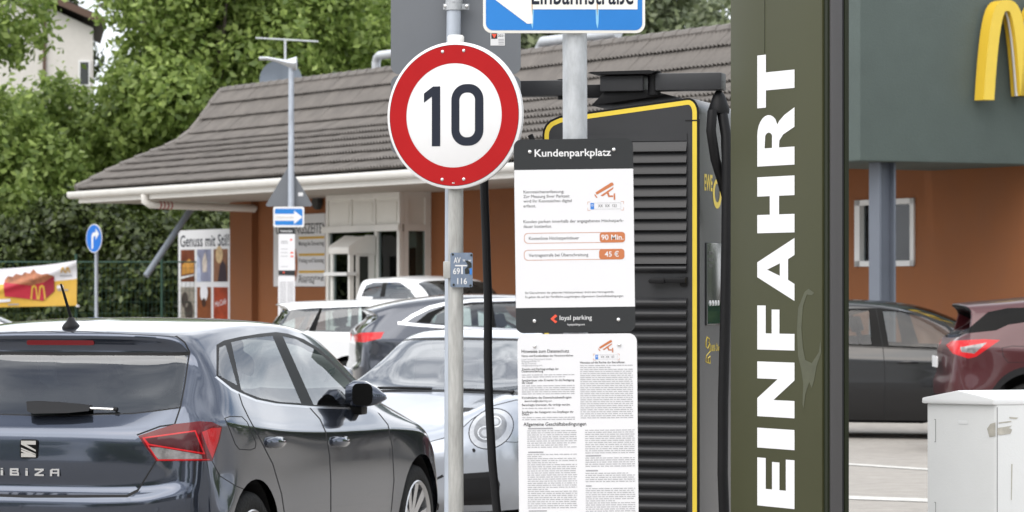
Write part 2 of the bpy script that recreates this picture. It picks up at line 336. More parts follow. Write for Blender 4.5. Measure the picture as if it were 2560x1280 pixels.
# ------------------------------------------------------------------ restaurant
OB = Vector((0, 53.5, 0)); BRZ = math.atan2(E1.y, E1.x)
def BLy(u, v, y=0):                                  # pixel -> local (x, z) on the plane local y
    p = on_plane(u, v, OB - N1 * y, N1); r = p - OB; return r.dot(E1), p.z
def BLx(u, v, x):                                    # pixel -> local (y, z) on the plane local x
    p = on_plane(u, v, OB + E1 * x, E1); r = p - OB; return -r.dot(N1), p.z
rest = empty('restaurant', OB, BRZ, 'brown rendered restaurant with tiled roof, white gutter and grey green canopy', 'restaurant')
ZE = HC + 310 / (F / 53.5)
X0 = BLy(192, 470)[0]; X1 = 7.8; WY = 2.6; BY = 1.95
verge = [(192, 470), (280, 432), (357, 399), (435, 369), (475, 340), (505, 302), (530, 265), (556, 230)]
prof = [BLx(u, v, X0) for u, v in verge]
prof[0] = (-.02, ZE + .02)
def roof():
    pr = prof; w, zr = pr[-1]
    m = MB(); k = len(pr)
    full = pr + [(2 * w - y, z) for y, z in pr[::-1][1:]]
    vs = [(X0, y, z - .06) for y, z in full] + [(X1, y, z - .06) for y, z in full]; n = len(full)
    m.add(vs, [(i, i + 1, n + i + 1, n + i) for i in range(n - 1)] + [tuple(range(n))[::-1], tuple(range(n, 2 * n))])
    ro = m.build('roof', M_['tile'], rest)
    # arc-length course positions
    seg = [math.dist(pr[i], pr[i + 1]) for i in range(k - 1)]; cum = [0]
    for s in seg: cum.append(cum[-1] + s)
    def at(s):
        for i in range(k - 1):
            if s <= cum[i + 1] or i == k - 2:
                t = (s - cum[i]) / seg[i]; return (pr[i][0] + (pr[i + 1][0] - pr[i][0]) * t, pr[i][1] + (pr[i + 1][1] - pr[i][1]) * t)
    nc = 10; ex = cum[-1] / nc; tw = .24
    tm = MB(); ns = 8; top = []
    for jj, (yy, hh) in enumerate(((0, .085), (ex * 1.04, .016))):
        for i in range(ns + 1):
            a = i / ns; top.append((a * tw, yy, hh + .030 * math.cos(a * 4 * math.pi)))
    low = [(i / ns * tw, 0.06, .030 + .028 * math.cos(i / ns * 4 * math.pi)) for i in range(ns + 1)]
    tm.add(top + low, [(i, i + 1, ns + 2 + i, ns + 1 + i) for i in range(ns)] + [(2 * ns + 2 + i, 2 * ns + 3 + i, i + 1, i) for i in range(ns)])
    first = tm.build('tile', M_['tile'], ro, smooth=50); tme = first.data; bpy.data.objects.remove(first)
    nt_ = int((X1 - X0) / tw); cells = []
    for c in range(nc):
        (ya, za), (yb, zb) = at(c * ex), at((c + 1) * ex - 1e-6); ang = math.atan2(zb - za, yb - ya)
        for i in range(nt_):
            x = X0 + i * tw; cells.append((c, i, x, ya, za, ang))
    vis = [q for q in cells if q[2] > -2.5]
    vis.sort(key=lambda q: (abs(q[0] - 8) > 3, -q[2])); near = vis[:300]; ns_ = set((q[0], q[1]) for q in near)
    for q in near:
        o = link('tile', tme, None, ro); o.location = (q[2] + random.uniform(-.004, .004), q[3], q[4] + random.uniform(0, .006))
        o.rotation_euler = (q[5] + random.uniform(-.012, .012), 0, random.uniform(-.006, .006))
    vv = np.array([v.co[:] for v in tme.vertices]); ff = np.array([list(p.vertices) for p in tme.polygons])
    V, Fc = [], []; base = 0
    for q in cells:
        if (q[0], q[1]) in ns_: continue
        a = q[5] + random.uniform(-.012, .012); ca, sa = math.cos(a), math.sin(a)
        p = np.stack([vv[:, 0] + q[2], vv[:, 1] * ca - vv[:, 2] * sa + q[3], vv[:, 1] * sa + vv[:, 2] * ca + q[4] + random.uniform(0, .006)], 1)
        V.append(p); Fc.append(ff + base); base += len(vv)
    me = bpy.data.meshes.new('tile_field'); me.from_pydata(np.concatenate(V).tolist(), [], np.concatenate(Fc).tolist())
    me.polygons.foreach_set('use_smooth', [True] * len(me.polygons)); me.set_sharp_from_angle(angle=R(50))
    tag(link('tile_field', me, M_['tile'], ro), kind='stuff')
    # verge and ridge caps
    m = MB()
    for i in range(int(cum[-1] / .36)):
        (a, b), (c, d) = at(i * .36), at(min((i + 1) * .36 + .05, cum[-1]))
        m.tube([(X0 + .03, a, b + .05), (X0 + .03, c, d + .035)], [.10, .085], 8)
    tag(m.build('verge_tiles', M_['tile'], ro, smooth=40), kind='stuff')
    m = MB()
    for i in range(int((X1 - X0) / .4)):
        x = X0 + i * .4; m.tube([(x, w, zr + .01), (x + .43, w, zr + .02)], [.085, .095], 8)
    tag(m.build('ridge_tiles', M_['tile'], ro, smooth=40), kind='stuff')
    return w, zr
RW, RZ = roof()
def eaves():
    # white half-round gutter, fascia and soffit
    m = MB(); pr = [(-.16, ZE + .01), (-.175, ZE - .02), (-.17, ZE - .09), (-.13, ZE - .125), (-.05, ZE - .135), (-.03, ZE - .12), (-.03, ZE - .0), (-.05, ZE - .0), (-.05, ZE - .10), (-.13, ZE - .10), (-.15, ZE - .02)]
    vs = [(X0 - .12, y, z) for y, z in pr] + [(X1, y, z) for y, z in pr]; n = len(pr)
    m.add(vs, [(i, (i + 1) % n, n + (i + 1) % n, n + i) for i in range(n)] + [tuple(range(n)), tuple(range(n, 2 * n))[::-1]])
    m.build('gutter', M_['gutter'], rest, smooth=50)
    MB().box(X0 + .15, X1, -.02, .04, ZE - .22, ZE - .02).build('fascia', M_['offwhite'], rest)
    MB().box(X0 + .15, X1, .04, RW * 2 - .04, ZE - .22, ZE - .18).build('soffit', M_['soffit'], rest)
    MB().box(X0 + .10, X0 + .15, .0, RW * 2, ZE - .22, ZE + .02).build('bargeboard', M_['offwhite'], rest)
    # rain pipe running back to the wall, with red rings
    x, z = BLy(372, 497); xe, ze = BLy(645, 524, WY)
    m = MB(); m.tube([(x, -.09, ZE - .13), (x, -.09, ZE - .26), (x + .02, .02, ZE - .33), (xe, WY - .1, ze + .02), (xe, WY - .06, ze)], .075, 10)
    dp = m.build('downpipe', M_['offwhite'], rest, smooth=50)
    for k in range(4):
        t = .08 + k * .035; a = Vector((x + .02, .02, ZE - .33)); b = Vector((xe, WY - .1, ze + .02)); p = a.lerp(b, t); q = a.lerp(b, t + .010)
        MB().tube([p, q], .079, 10).build('ring', M_['signred'], dp, smooth=50)
    # slanting grey strut under the eaves
    a = on_plane(478, 522, OB - N1 * 1.2, N1); b = on_plane(365, 690, OB - N1 * .2, N1)
    inv = rest.matrix_basis.inverted(); a, b = inv @ a, inv @ b
    MB().tube([a, b], .07, 8).build('strut', M_['bluegrey'], rest, smooth=50)
    # walls
    xw = BLy(592, 600, WY)[0]; xp = BLy(645, 600, WY)[0]
    MB().box(xw, X1 - .2, WY, WY + .3, 0, ZE - .22).build('wall', M_['brown'], rest)
    MB().box(xw, xw + .3, WY + .3, 2 * RW - .3, 0, ZE - .22).build('wall', M_['brown'], rest)
    MB().box(xw - .03, xp, WY - .14, WY - .003, 0, ZE - .22).build('pilaster', M_['brown_d'], rest)
    # bay
    xa = BLy(814, 600, BY)[0]; xb = BLy(998, 600, BY)[0]; zb_ = BLy(905, 573, BY)[1]
    pz1 = ZE - .22; th = .10
    def frame(name, x0, x1, z0, z1, par=rest, y=BY): return MB().box(x0, x1, y, y + th, z0, z1).build(name, M_['offwhite'], par, bevel=.008)
    frame('frame_rail', xa - .12, xb + .03, zb_ - .05, zb_ + .07, y=BY - .04)
    frame('frame_rail', xa, xb, pz1 - .10, pz1)
    cols = [xa, BLy(868, 600, BY)[0], BLy(935, 600, BY)[0], xb - .08]
    pan = [xa, BLy(873, 500, BY)[0], BLy(932, 500, BY)[0], xb - .08]
    for i, x in enumerate(pan): frame('frame_post', x, x + .09, zb_ + .07, pz1 - .10)
    for i in range(3):
        p = MB().box(pan[i] + .09, pan[i + 1], BY + .03, BY + .08, zb_ + .07, pz1 - .10).build('panel', M_['panel'], rest)
        MB().prism(rrect(pan[i] + .14, pan[i + 1] - .05, zb_ + .13, pz1 - .17, .01, 1), BY + .012, BY + .029).build('raised_field', M_['panel'], p)
    for x in (xa, cols[2], xb - .10): frame('frame_post', x, x + .10, 0, zb_ - .05)
    for i in (0, 1):
        x0, x1 = (xa + .10, cols[2]) if i == 0 else (cols[2] + .10, xb - .10)
        MB().box(x0, x1, BY + .045, BY + .055, .0, zb_ - .05).build('pane', M_['pane'], rest)
    # right return of the bay
    def ret(name, y0, y1, z0, z1, mt='offwhite', x=None, t=.10): return MB().box((xb - t if x is None else x - t), (xb if x is None else x), y0, y1, z0, z1).build(name, M_[mt], rest)
    ret('frame_post', BY + th + .003, BY + .19, 0, pz1); ret('frame_post', WY - .12, WY - .003, 0, pz1)
    ret('frame_rail', BY + .19, WY - .12, zb_ - .05, zb_ + .07); ret('frame_rail', BY + .19, WY - .12, pz1 - .10, pz1)
    ret('panel', BY + .19, WY - .12, zb_ + .07, pz1 - .10, 'panel', xb - .03, .04); ret('pane', BY + .19, WY - .12, 0, zb_ - .05, 'pane', xb - .03, .01)
    # what shows behind the panes
    MB().box(xa + .1, xb - .3, WY - .15, WY - .02, 0, zb_).build('interior', M_['lightin'], rest)
    MB().box(xa + .2, xa + .9, WY - .30, WY - .16, 0, zb_ - .3).build('interior_cabinet', M_['darkin'], rest)
    MB().box(xb - .55, xb - .3, WY - .42, WY - .16, .4, zb_ - .35).build('interior_cabinet', M_['darkin'], rest)
    # serving hatch: hood, casement, counter
    hx0 = BLy(828, 640, BY - .5)[0]; hx1 = BLy(880, 640, BY - .5)[0] ; hz = BLy(850, 575, BY)[1] - .02; y0 = BY - .55
    zt, zm = BLy(850, 592, BY - .3)[1], BLy(850, 632, y0)[1]
    hood = MB(); pts = [(y0, zm - .02), (y0, zm + .10), (y0 + .33, zt), (BY - .045, zt), (BY - .045, zm - .02)]
    vs = [(hx0, y, z) for y, z in pts] + [(hx1, y, z) for y, z in pts]; n = 5
    hood.add(vs, [tuple(range(5)), tuple(range(5, 10))[::-1]] + [(i, (i + 1) % 5, 5 + (i + 1) % 5, 5 + i) for i in range(5)])
    hd = hood.build('hatch_hood', M_['offwhite'], rest, bevel=.02)
    zs = BLy(850, 685, y0)[1]
    for x in (hx0 + .03, hx1 - .11): MB().box(x, x + .08, y0 + .02, y0 + .10, .9, zm - .02).build('hatch_post', M_['offwhite'], rest)
    MB().box(hx0 - .06, hx1 + .04, y0 - .08, y0 + .13, zs - .03, zs + .03).build('hatch_sill', M_['winframe'], rest)
    MB().box(hx0 + .11, hx1 - .11, y0 + .05, y0 + .06, zs + .03, zm - .02).build('hatch_pane', M_['pane'], rest)
    MB().box(hx0 + .11, hx1 - .11, y0 + .05, y0 + .06, .9, zs - .03).build('hatch_pane', M_['pane'], rest)
    MB().box(hx1 - .03, hx1, y0 + .14, BY - .05, .9, zm - .02).build('hatch_side', M_['offwhite'], rest)
    MB().box(hx1 + .001, hx1 + .012, y0 + .20, BY - .18, zs - .45, zs + .32).build('hatch_side_pane', M_['blind'], rest)
    MB().box(hx0, hx1, y0 + .02, BY - .05, .0, .9).build('hatch_base', M_['offwhite'], rest)
    # round wall lamp above the hours board
    x, z = BLy(787, 505, WY - .12); MB().lathe([(0, 0), (.13, 0), (.15, .03), (.15, .09), (.1, .12)], 'y', 18, (x, WY - .123, z)).build('wall_vent', M_['darkin'], rest, smooth=40)
    # rooftop plant behind the ridge
    yr = RW + .5
    def rp(u, v): return BLy(u, v, yr)
    a = rp(940, 200); b = rp(940, 140); c = rp(1120, 118)
    MB().tube([(a[0], yr, a[1] - .4), (b[0], yr, b[1] - .14), (b[0] + .05, yr, b[1] - .04), (b[0] + .15, yr, b[1]), (c[0] + 2.5, yr, c[1] + .02)], .085, 12).build('rooftop_duct', M_['duct'], rest, smooth=60)
    for (u0, u1, v0, v1, dy) in ((955, 1120, 158, 230, .5), (1300, 1560, 110, 200, .9), (1560, 1720, 82, 170, 1.4)):
        p, q = BLy(u0, v1, yr + dy), BLy(u1, v0, yr + dy)
        MB().box(p[0], q[0], yr + dy, yr + dy + 1.0, ZE - .28, q[1]).build('rooftop_unit', M_['duct'], rest, bevel=.03)
    p, q = BLy(1350, 105, yr), BLy(1545, 100, yr)
    MB().tube([(p[0], yr, p[1] - .9), (p[0], yr, p[1] - .1), (p[0] + .1, yr, p[1]), (q[0], yr, p[1] - .02)], .09, 12).build('rooftop_duct', M_['duct'], rest, smooth=60)
    # satellite dish seen from behind, aerial
    p = BLy(702, 200, yr + .6); dm = MB().lathe([(.02, .12), (.2, .10), (.36, .05), (.45, 0), (.45, -.012), (.36, .03), (.02, .10)], 'y', 28, (0, 0, 0)); dm.v = [tuple(Matrix.Translation((p[0], yr + .6, p[1] - .02)) @ Matrix.Rotation(-BRZ + R(4), 4, 'Z') @ Vector(v)) for v in dm.v]; dm.build('satellite_dish', M_['bluegrey'], rest, smooth=60)
    MB().tube([(p[0], yr + .7, ZE - .28), (p[0], yr + .7, p[1])], .03, 8).build('dish_mast', M_['galv'], rest)
    t = BLy(713, 98, yr + .9); l_, r_ = BLy(640, 95, yr + .9), BLy(795, 104, yr + .9)
    ae = MB().tube([(t[0], yr + .9, ZE - .28), (t[0], yr + .9, t[1])], .025, 8).build('aerial_mast', M_['duct'], rest)
    MB().tube([(l_[0], yr + .9, l_[1]), (r_[0], yr + .9, r_[1])], .018, 6).build('aerial_rod', M_['duct'], ae)
eaves()

def canopy():
    # grey green block above the entrance: its narrow left end and its wide face toward the car park
    c = P(2150, 402, 44.0); r = c - OB; xc, yc, zc = r.dot(E1), -r.dot(N1), c.z
    blk = MB().box(xc - 2.55, xc, yc, yc + 12, zc, zc + 4.2).build('canopy', M_['canopy'], rest, bevel=.03)
    # golden arch on that face
    def B(u, v): return BLx(u, v, xc + .25)
    (ya, za), (yt, zt), (yb, zb) = B(2469, 250), B(2517, 14), B(2561, 240)
    for k in range(2):
        m = MB(); n = 22; hw, rise = (yb - ya) / 2, zt - za; path = []
        for i in range(n + 1):
            s = -1 + 2 * i / n; zz = za + rise * (1 - abs(s) ** 2.6) if s < 0 else zb + (zt - zb) * (1 - abs(s) ** 2.6)
            path.append(((ya + yb) / 2 + hw * math.copysign(abs(s) ** .8, s), zz))
        if k: path = [(2 * yb - p[0], p[1]) for p in path[::-1]]
        vs, fs = [], []
        for i, (y, z) in enumerate(path):
            a = path[max(i - 1, 0)]; b = path[min(i + 1, n)]; t = Vector((b[0] - a[0], b[1] - a[1])).normalized(); nn = Vector((-t.y, t.x))
            wd = .086 if (i in (0, n)) else .086 - .012 * math.exp(-((i - n / 2) / 4.0) ** 2)
            if i in (0, n): nn = Vector((-1 if t.y > 0 else 1, 0))
            for dx, sgn in ((.08, -1), (.08, 1), (.28, 1), (.28, -1)): vs.append((xc + dx, y + nn.x * wd * sgn, z + nn.y * wd * sgn))
        mi = []
        for i in range(n):
            for q in range(4): fs.append((i * 4 + q, i * 4 + (q + 1) % 4, i * 4 + 4 + (q + 1) % 4, i * 4 + 4 + q)); mi.append(0 if q == 2 else 1)
        fs += [(0, 1, 2, 3), tuple(n * 4 + q for q in (3, 2, 1, 0))]; mi += [1, 1]
        m.v = vs; m.f = fs; m.m = mi
        ar = m.build('arch', [M_['arch_y'], M_['arch_side']], blk, smooth=35)
        ed = MB()
        sg = 1 if k == 0 else -1
        ed.tube([(xc + .20, vs[i * 4][1] - .012 if k == 0 else vs[i * 4 + 1][1], vs[i * 4][2]) for i in range(n + 1)], .02, 6).build('arch_trim', M_['rim_alu'], blk, smooth=60)
    # steel post under the canopy
    p = P(2206, 402, 44.6) - OB; px, py = p.dot(E1), -p.dot(N1); h = .2
    m = MB(); m.box(px - .12, px + .12, py - .13, py - .10, 0, zc - .003); m.box(px - .12, px + .12, py + .10, py + .13, 0, zc - .003); m.box(px - .015, px + .015, py - .10, py + .10, 0, zc - .003)
    m.build('post', M_['poststeel'], rest)
    # wall of the recessed entrance with its window
    wy = .4
    while BLy(2590, 600, wy)[0] > xc - .12 and wy < 4: wy += .05
    xa = 5.0; xb = xc - 3.06
    wl = MB(); l, t = BLy(2140, 501, wy); r_, b = BLy(2288, 665, wy)
    wl.box(xa, l, wy, wy + .3, 0, zc + .2); wl.box(r_, xb + 3, wy, wy + .3, 0, zc + .2); wl.box(l, r_, wy, wy + .3, 0, b); wl.box(l, r_, wy, wy + .3, t, zc + .2)
    wl.build('wall', M_['brown'], rest)
    fr = MB(); e = .13
    fr.box(l, r_, wy - .03, wy + .1, t - e * .6, t); fr.box(l, r_, wy - .03, wy + .1, b, b + e * .6); fr.box(l, l + e, wy - .03, wy + .1, b, t); fr.box(r_ - e * .7, r_, wy - .03, wy + .1, b, t)
    wf = fr.build('window', M_['winframe'], rest)
    sl_ = MB()
    for i in range(24):
        z = b + .09 + (t - b - .17) * i / 23; sl_.box(l + e, r_ - e * .7, wy + .09, wy + .13, z - .004, z + .022)
    tag(sl_.build('blind_slats', M_['blind'], wf), kind='stuff')
    MB().box(l + e, r_ - e * .7, wy + .135, wy + .145, b, t).build('reveal', M_['darkin'], wf)
    MB().box(l + e, r_ - e * .7, wy + .05, wy + .056, b + .06, t - .06).build('pane', M_['pane'], wf)
canopy()

def hours_board():
    y = WY - .03; x0, zt = BLy(686, 540, y); x1, zb = BLy(815, 716, y); zt = BLy(750, 536, y)[1]
    o = OB; rt = empty('opening_hours_board', OB + E1 * ((x0 + x1) / 2) - N1 * y, BRZ, 'white opening hours board with yellow bars on the brown wall', 'notice board')
    w_ = (x1 - x0); a, b = -w_ / 2, w_ / 2
    MB().box(a, b, -.02, .02, zb, zt).build('board', M_['panelwhite'], rt)
    h = zt - zb; yy = -.0215
    text('lettering', 'ÖFFNUNGSZEITEN', a + .05 * w_, zt - .27 * h, .98 * w_, .14 * h, yy, M_['ink'], rt, bold=.01)
    for k, (l1, l2) in enumerate((('Montag bis Donnerstag', '7.00 – 23.00'), ('Freitag und Samstag', '7.00 – 24.00'), ('Sonntag', 'Feiertag'))):
        z = zt - h * (.31 + .235 * k)
        flat('bar', [rrect(a + .5 * w_, b - .01 * w_, z - .035 * h, z, .002, 1)], yy, M_['bannery'], rt)
        text('lettering', l1, a + .5 * w_, z - .125 * h, .48 * w_, .06 * h, yy, M_['ink'], rt, bold=.008)
    text('lettering', 'Feiertag', a + .5 * w_, zb + .05 * h, .30 * w_, .06 * h, yy, M_['ink'], rt, bold=.008)
    # the burger photograph beside the hours, partly covered
    flat('picture', [circle(a + .38 * w_, zb + .3 * h, .10 * w_, 20, .27 * h)], yy, M_['bannerb'], rt)
hours_board()

def menu_board():
    y = 3.4; x0, zt = BLy(449, 577, y); x1, zb = BLy(580, 800, y); zt = BLy(515, 574, y)[1]
    rt = empty('dessert_board', OB + E1 * ((x0 + x1) / 2) - N1 * y, BRZ, 'white advertising board with six dessert and coffee pictures beside the brown wall', 'advertising board')
    w_ = x1 - x0; a, b = -w_ / 2, w_ / 2; h = zt - zb
    MB().box(a, b, -.03, .03, .25, zt).build('board', M_['panelwhite'], rt)
    for x in (a + .05, b - .05): MB().tube([(x, .07, 0), (x, .07, zt - .1)], .04, 8).build('post', M_['bluegrey'], rt)
    MB().box(b - .001, b + .05, -.04, .06, .1, zt).build('side_profile', M_['bluegrey'], rt)
    text('lettering', 'Genuss mit Stil!', a + .04 * w_, zt - .185 * h, .93 * w_, .125 * h, -.032, M_['signblack'], rt, bold=.012)
    pw, ph = .27 * w_, .36 * h
    cols = [(.14, .035, .015), (.22, .23, .32), (.20, .09, .05), (.28, .25, .21), (.20, .06, .02), (.32, .045, .015)]
    for k in range(6):
        i, j = k % 3, k // 3; xx = a + w_ * (.05 + .315 * i); zz = zt - h * (.22 + .42 * j)
        pm = mat('picture print', cols[k], .5, var=.45, vscale=3.0)
        p = flat('picture', [rrect(xx, xx + pw, zz - ph, zz, .005, 1)], -.032, pm, rt)
        c = (xx + pw / 2, zz - ph * .5)
        if k == 0:
            flat('cake', [[(c[0] - pw * .42, c[1] - ph * .28), (c[0] - pw * .40, c[1] + ph * .02), (c[0] + pw * .1, c[1] + ph * .22), (c[0] + pw * .48, c[1] + ph * .08), (c[0] + pw * .45, c[1] - ph * .22)]], -.034, mat('cake print', (.50, .24, .05), .5, var=.3, vscale=5), p)
            flat('plate', [[(c[0] - pw * .5, c[1] - ph * .42), (c[0] - pw * .5, c[1] - ph * .34), (c[0] + pw * .5, c[1] - ph * .26), (c[0] + pw * .5, c[1] - ph * .30)]], -.0345, M_['signwhite'], p)
        if k == 1:
            flat('glass', [[(c[0] - pw * .1, c[1] - ph * .2), (c[0] - pw * .12, c[1] + ph * .15), (c[0] + pw * .08, c[1] + ph * .42), (c[0] + pw * .22, c[1] + ph * .15), (c[0] + pw * .2, c[1] - ph * .2)]], -.034, mat('cream print', (.55, .48, .42), .5, var=.3, vscale=6), p)
            flat('sleeve', [[(c[0] - pw * .5, c[1] - ph * .5), (c[0] - pw * .5, c[1] + ph * .4), (c[0] - pw * .3, c[1] + ph * .2), (c[0] - pw * .2, c[1] - ph * .5)]], -.0345, mat('pale blue print', (.42, .47, .6), .5, var=.3, vscale=6), p)
        if k == 2:
            flat('figure', [[(c[0] - pw * .2, c[1] - ph * .5), (c[0] - pw * .05, c[1]), (c[0] + pw * .15, c[1] + ph * .15), (c[0] + pw * .35, c[1]), (c[0] + pw * .45, c[1] - ph * .5)]], -.034, mat('dark print', (.035, .02, .03), .5), p)
            flat('lamp', [circle(c[0] - pw * .1, c[1] + ph * .33, pw * .25, 14)], -.034, mat('warm print', (.5, .36, .2), .5, var=.3, vscale=9), p)
        if k == 4:
            flat('cream', [circle(c[0], c[1] + ph * .33, pw * .27, 16)], -.034, M_['bannerw'], p); flat('bowl', [circle(c[0], c[1] + ph * .02, pw * .16, 16, ph * .14)], -.0345, mat('chocolate print', (.05, .02, .012), .5), p)
        if k == 5: text('lettering', 'McCafé', c[0] - pw * .4, c[1] - ph * .12, pw * .8, ph * .16, -.034, M_['bannerw'], p, shear=.3, rot=R(8))
        if k == 3: flat('beans', [circle(c[0] - pw * .2, c[1] + ph * .1, pw * .24, 14), circle(c[0] + pw * .1, c[1] - ph * .25, pw * .3, 14)], -.034, mat('dark coffee print', (.06, .045, .04), .5, var=.5, vscale=7), p)
menu_board()

# ------------------------------------------------------------------ trees, hedge, fence, houses
def leaves(centers, radii, n, size, seed, squash=.85, shell=.55):
    """Leaf quads in clumps spread through a crown made of lobes; returns a mesh."""
    g = np.random.default_rng(seed); C = np.array(centers, float); Rr = np.array(radii, float)
    vol = Rr ** 2; li = g.choice(len(C), n // 14, p=vol / vol.sum())
    d = g.normal(size=(len(li), 3)); d /= np.linalg.norm(d, axis=1)[:, None]
    rad = Rr[li] * (shell + (1 - shell) * g.random(len(li)) ** .6) * (0.9 + .25 * g.random(len(li)))
    cc = C[li] + d * rad[:, None] * np.array([1, 1, squash])
    k = 14; pts = np.repeat(cc, k, 0) + g.normal(size=(len(cc) * k, 3)) * size * 1.5
    nrm = np.repeat(d, k, 0) * .9 + g.normal(size=pts.shape) * .75 + np.array([0, 0, .35]); nrm /= np.linalg.norm(nrm, axis=1)[:, None]
    t = np.cross(nrm, g.normal(size=pts.shape)); t /= np.linalg.norm(t, axis=1)[:, None]; b = np.cross(nrm, t)
    s = size * (.6 + .8 * g.random(len(pts)))[:, None]; bend = nrm * s * .18
    V = np.stack([pts - t * s, pts + b * s * .55 - bend, pts + t * s, pts - b * s * .55 - bend], 1).reshape(-1, 3)
    me = bpy.data.meshes.new('leaves'); nq = len(pts)
    me.vertices.add(nq * 4); me.vertices.foreach_set('co', V.astype(np.float32).ravel())
    me.loops.add(nq * 4); me.loops.foreach_set('vertex_index', np.arange(nq * 4, dtype=np.int32))
    me.polygons.add(nq); me.polygons.foreach_set('loop_start', np.arange(0, nq * 4, 4, dtype=np.int32)); me.update(calc_edges=True)
    return me
def trunk(mb, h, r, lobes, seed):
    g = random.Random(seed); mb.tube([(0, 0, 0), (.05, .02, h * .3), (-.04, .05, h * .6), (0, 0, h)], [r, r * .8, r * .65, r * .4], 9)
    for c in lobes: mb.tube([(0, 0, h * g.uniform(.45, .8)), (c[0] * .45, c[1] * .45, c[2] * .8 + .1), tuple(c)], [r * .4, r * .25, r * .08], 6)
def crown_spec(seed, Rx, z0, z1, n):
    g = random.Random(seed); L, Q = [], []
    for i in range(n):
        z = z0 + (z1 - z0) * (i + .5) / n; a = g.uniform(0, 6.28); k = math.sin(math.pi * min(.95, (i + .8) / (n + .6))) ** .6
        r = Rx * k * g.uniform(.25, .8); L.append((r * math.cos(a), r * math.sin(a), z)); Q.append(Rx * g.uniform(.34, .52))
    return L, Q
TG = 'broadleaf trees behind the restaurant'
TREES = {}
def tree(name, loc, kind, seed, Rx, z0, z1, nl, nleaf, size, rz, label, group=TG):
    key = (kind, seed)
    rt = empty(name, loc, rz, label, 'tree', group)
    if key not in TREES:
        L, Q = crown_spec(seed, Rx, z0, z1, nl); tb = MB(); trunk(tb, z1 * .8, .2, L, seed)
        TREES[key] = (tb, leaves(L, Q, nleaf, size, seed))
        t = tb.build('trunk', M_['bark'], rt, smooth=60); TREES[key] = (t.data, TREES[key][1]); TREES[key][1].materials.append(M_[kind])
    else: link('trunk', TREES[key][0], None, rt)
    link('crown', TREES[key][1], None, rt)
NL = 36000
TL = ('tall maple tree growing beside the cream house wall', 'low maple tree hiding the foot of the cream house', 'small maple tree behind the blue arrow sign', 'small maple tree rising behind the dessert board and roof end',
      'tall maple tree behind the sloping roof verge', 'yellow green maple tree behind the lamp head', 'tall maple tree behind the satellite dish and aerial', 'tall maple tree behind the rooftop duct', 'tall maple tree showing beside the grey sign backs')
for i, (u, d, kd, sd, zz) in enumerate(((-175, 80, 'leaf', 11, 0), (70, 88, 'leaf_s', 14, 0), (225, 84, 'leaf_s', 14, -.5), (350, 86, 'leaf_s', 15, .6), (548, 83, 'leaf', 13, .4), (640, 92, 'leaf_y', 12, .5), (770, 84, 'leaf', 11, -.2), (900, 92, 'leaf', 13, -.6), (1060, 93, 'leaf', 11, -.5))):
    low_ = kd == 'leaf_s'
    tree('maple_tree', ((u - CX) / F * d, d, zz * 0), 'leaf' if low_ else kd, sd, 2.2 if low_ else 2.9, 1.0, (6.3 + zz) if low_ else 9.6 + zz, 10 if low_ else 15, 15000 if low_ else NL, .105, i * 1.1, TL[i])
for i, (u, d, sd) in enumerate(((1330, 112, 21), (1640, 105, 21), (1790, 118, 22), (1950, 110, 21))):
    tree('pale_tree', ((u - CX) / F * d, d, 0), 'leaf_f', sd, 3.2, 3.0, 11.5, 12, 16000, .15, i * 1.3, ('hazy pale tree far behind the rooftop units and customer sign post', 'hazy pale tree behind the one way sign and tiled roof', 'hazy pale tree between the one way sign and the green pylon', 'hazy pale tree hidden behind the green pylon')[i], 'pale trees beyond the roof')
tree('copper_beech', ((610 - CX) / F * 112, 112, 0), 'leaf_p', 31, 4.2, 6.5, 14, 14, 18000, .16, .4, 'dark copper leaved tree rising behind the green maples', None)
tree('conifer', ((160 - CX) / F * 140, 140, 0), 'leaf_d', 33, 1.8, 9, 16, 9, 9000, .14, .4, 'dark conifer beside the cream house roof', None)

def hedge():
    k = 0
    for i, (u, d, h, wd) in enumerate(((-30, 76.5, 2.9, 1.5), (95, 77.2, 3.2, 1.4), (215, 76.4, 2.7, 1.4), (330, 77.0, 3.4, 1.4), (440, 76.5, 3.0, 1.3), (550, 77.3, 3.3, 1.4), (660, 78, 3.2, 1.4))):
        g = random.Random(50 + i); L = [(g.uniform(-wd, wd), g.uniform(-.4, .4), g.uniform(.35, h - .3)) for _ in range(13)]
        rt = empty('hedge_shrub', ((u - CX) / F * d, d, 0), 0, ('dense dark hedge shrub behind the sagging banner', 'dense dark hedge shrub behind the corner of the banner', 'dense dark hedge shrub behind the blue arrow sign', 'dense dark hedge shrub between the blue arrow sign and grey strut', 'dense dark hedge shrub behind the slanting grey strut', 'dense dark hedge shrub behind the dessert board', 'dense dark hedge shrub hidden behind the brown wall corner')[i], 'shrub', 'hedge shrubs behind the fence')
        me = leaves(L, [g.uniform(.45, .75) for _ in L], 17000, .085, 60 + i, 1, .35); me.materials.append(M_['leaf_d'] if i % 3 else M_['leaf_d']); link('foliage', me, None, rt)
        t = MB()
        for q in range(4): t.tube([(L[q][0] * .3, 0, 0), (L[q][0], L[q][1], L[q][2])], [.05, .02], 6)
        t.build('stem', M_['bark'], rt)
hedge()
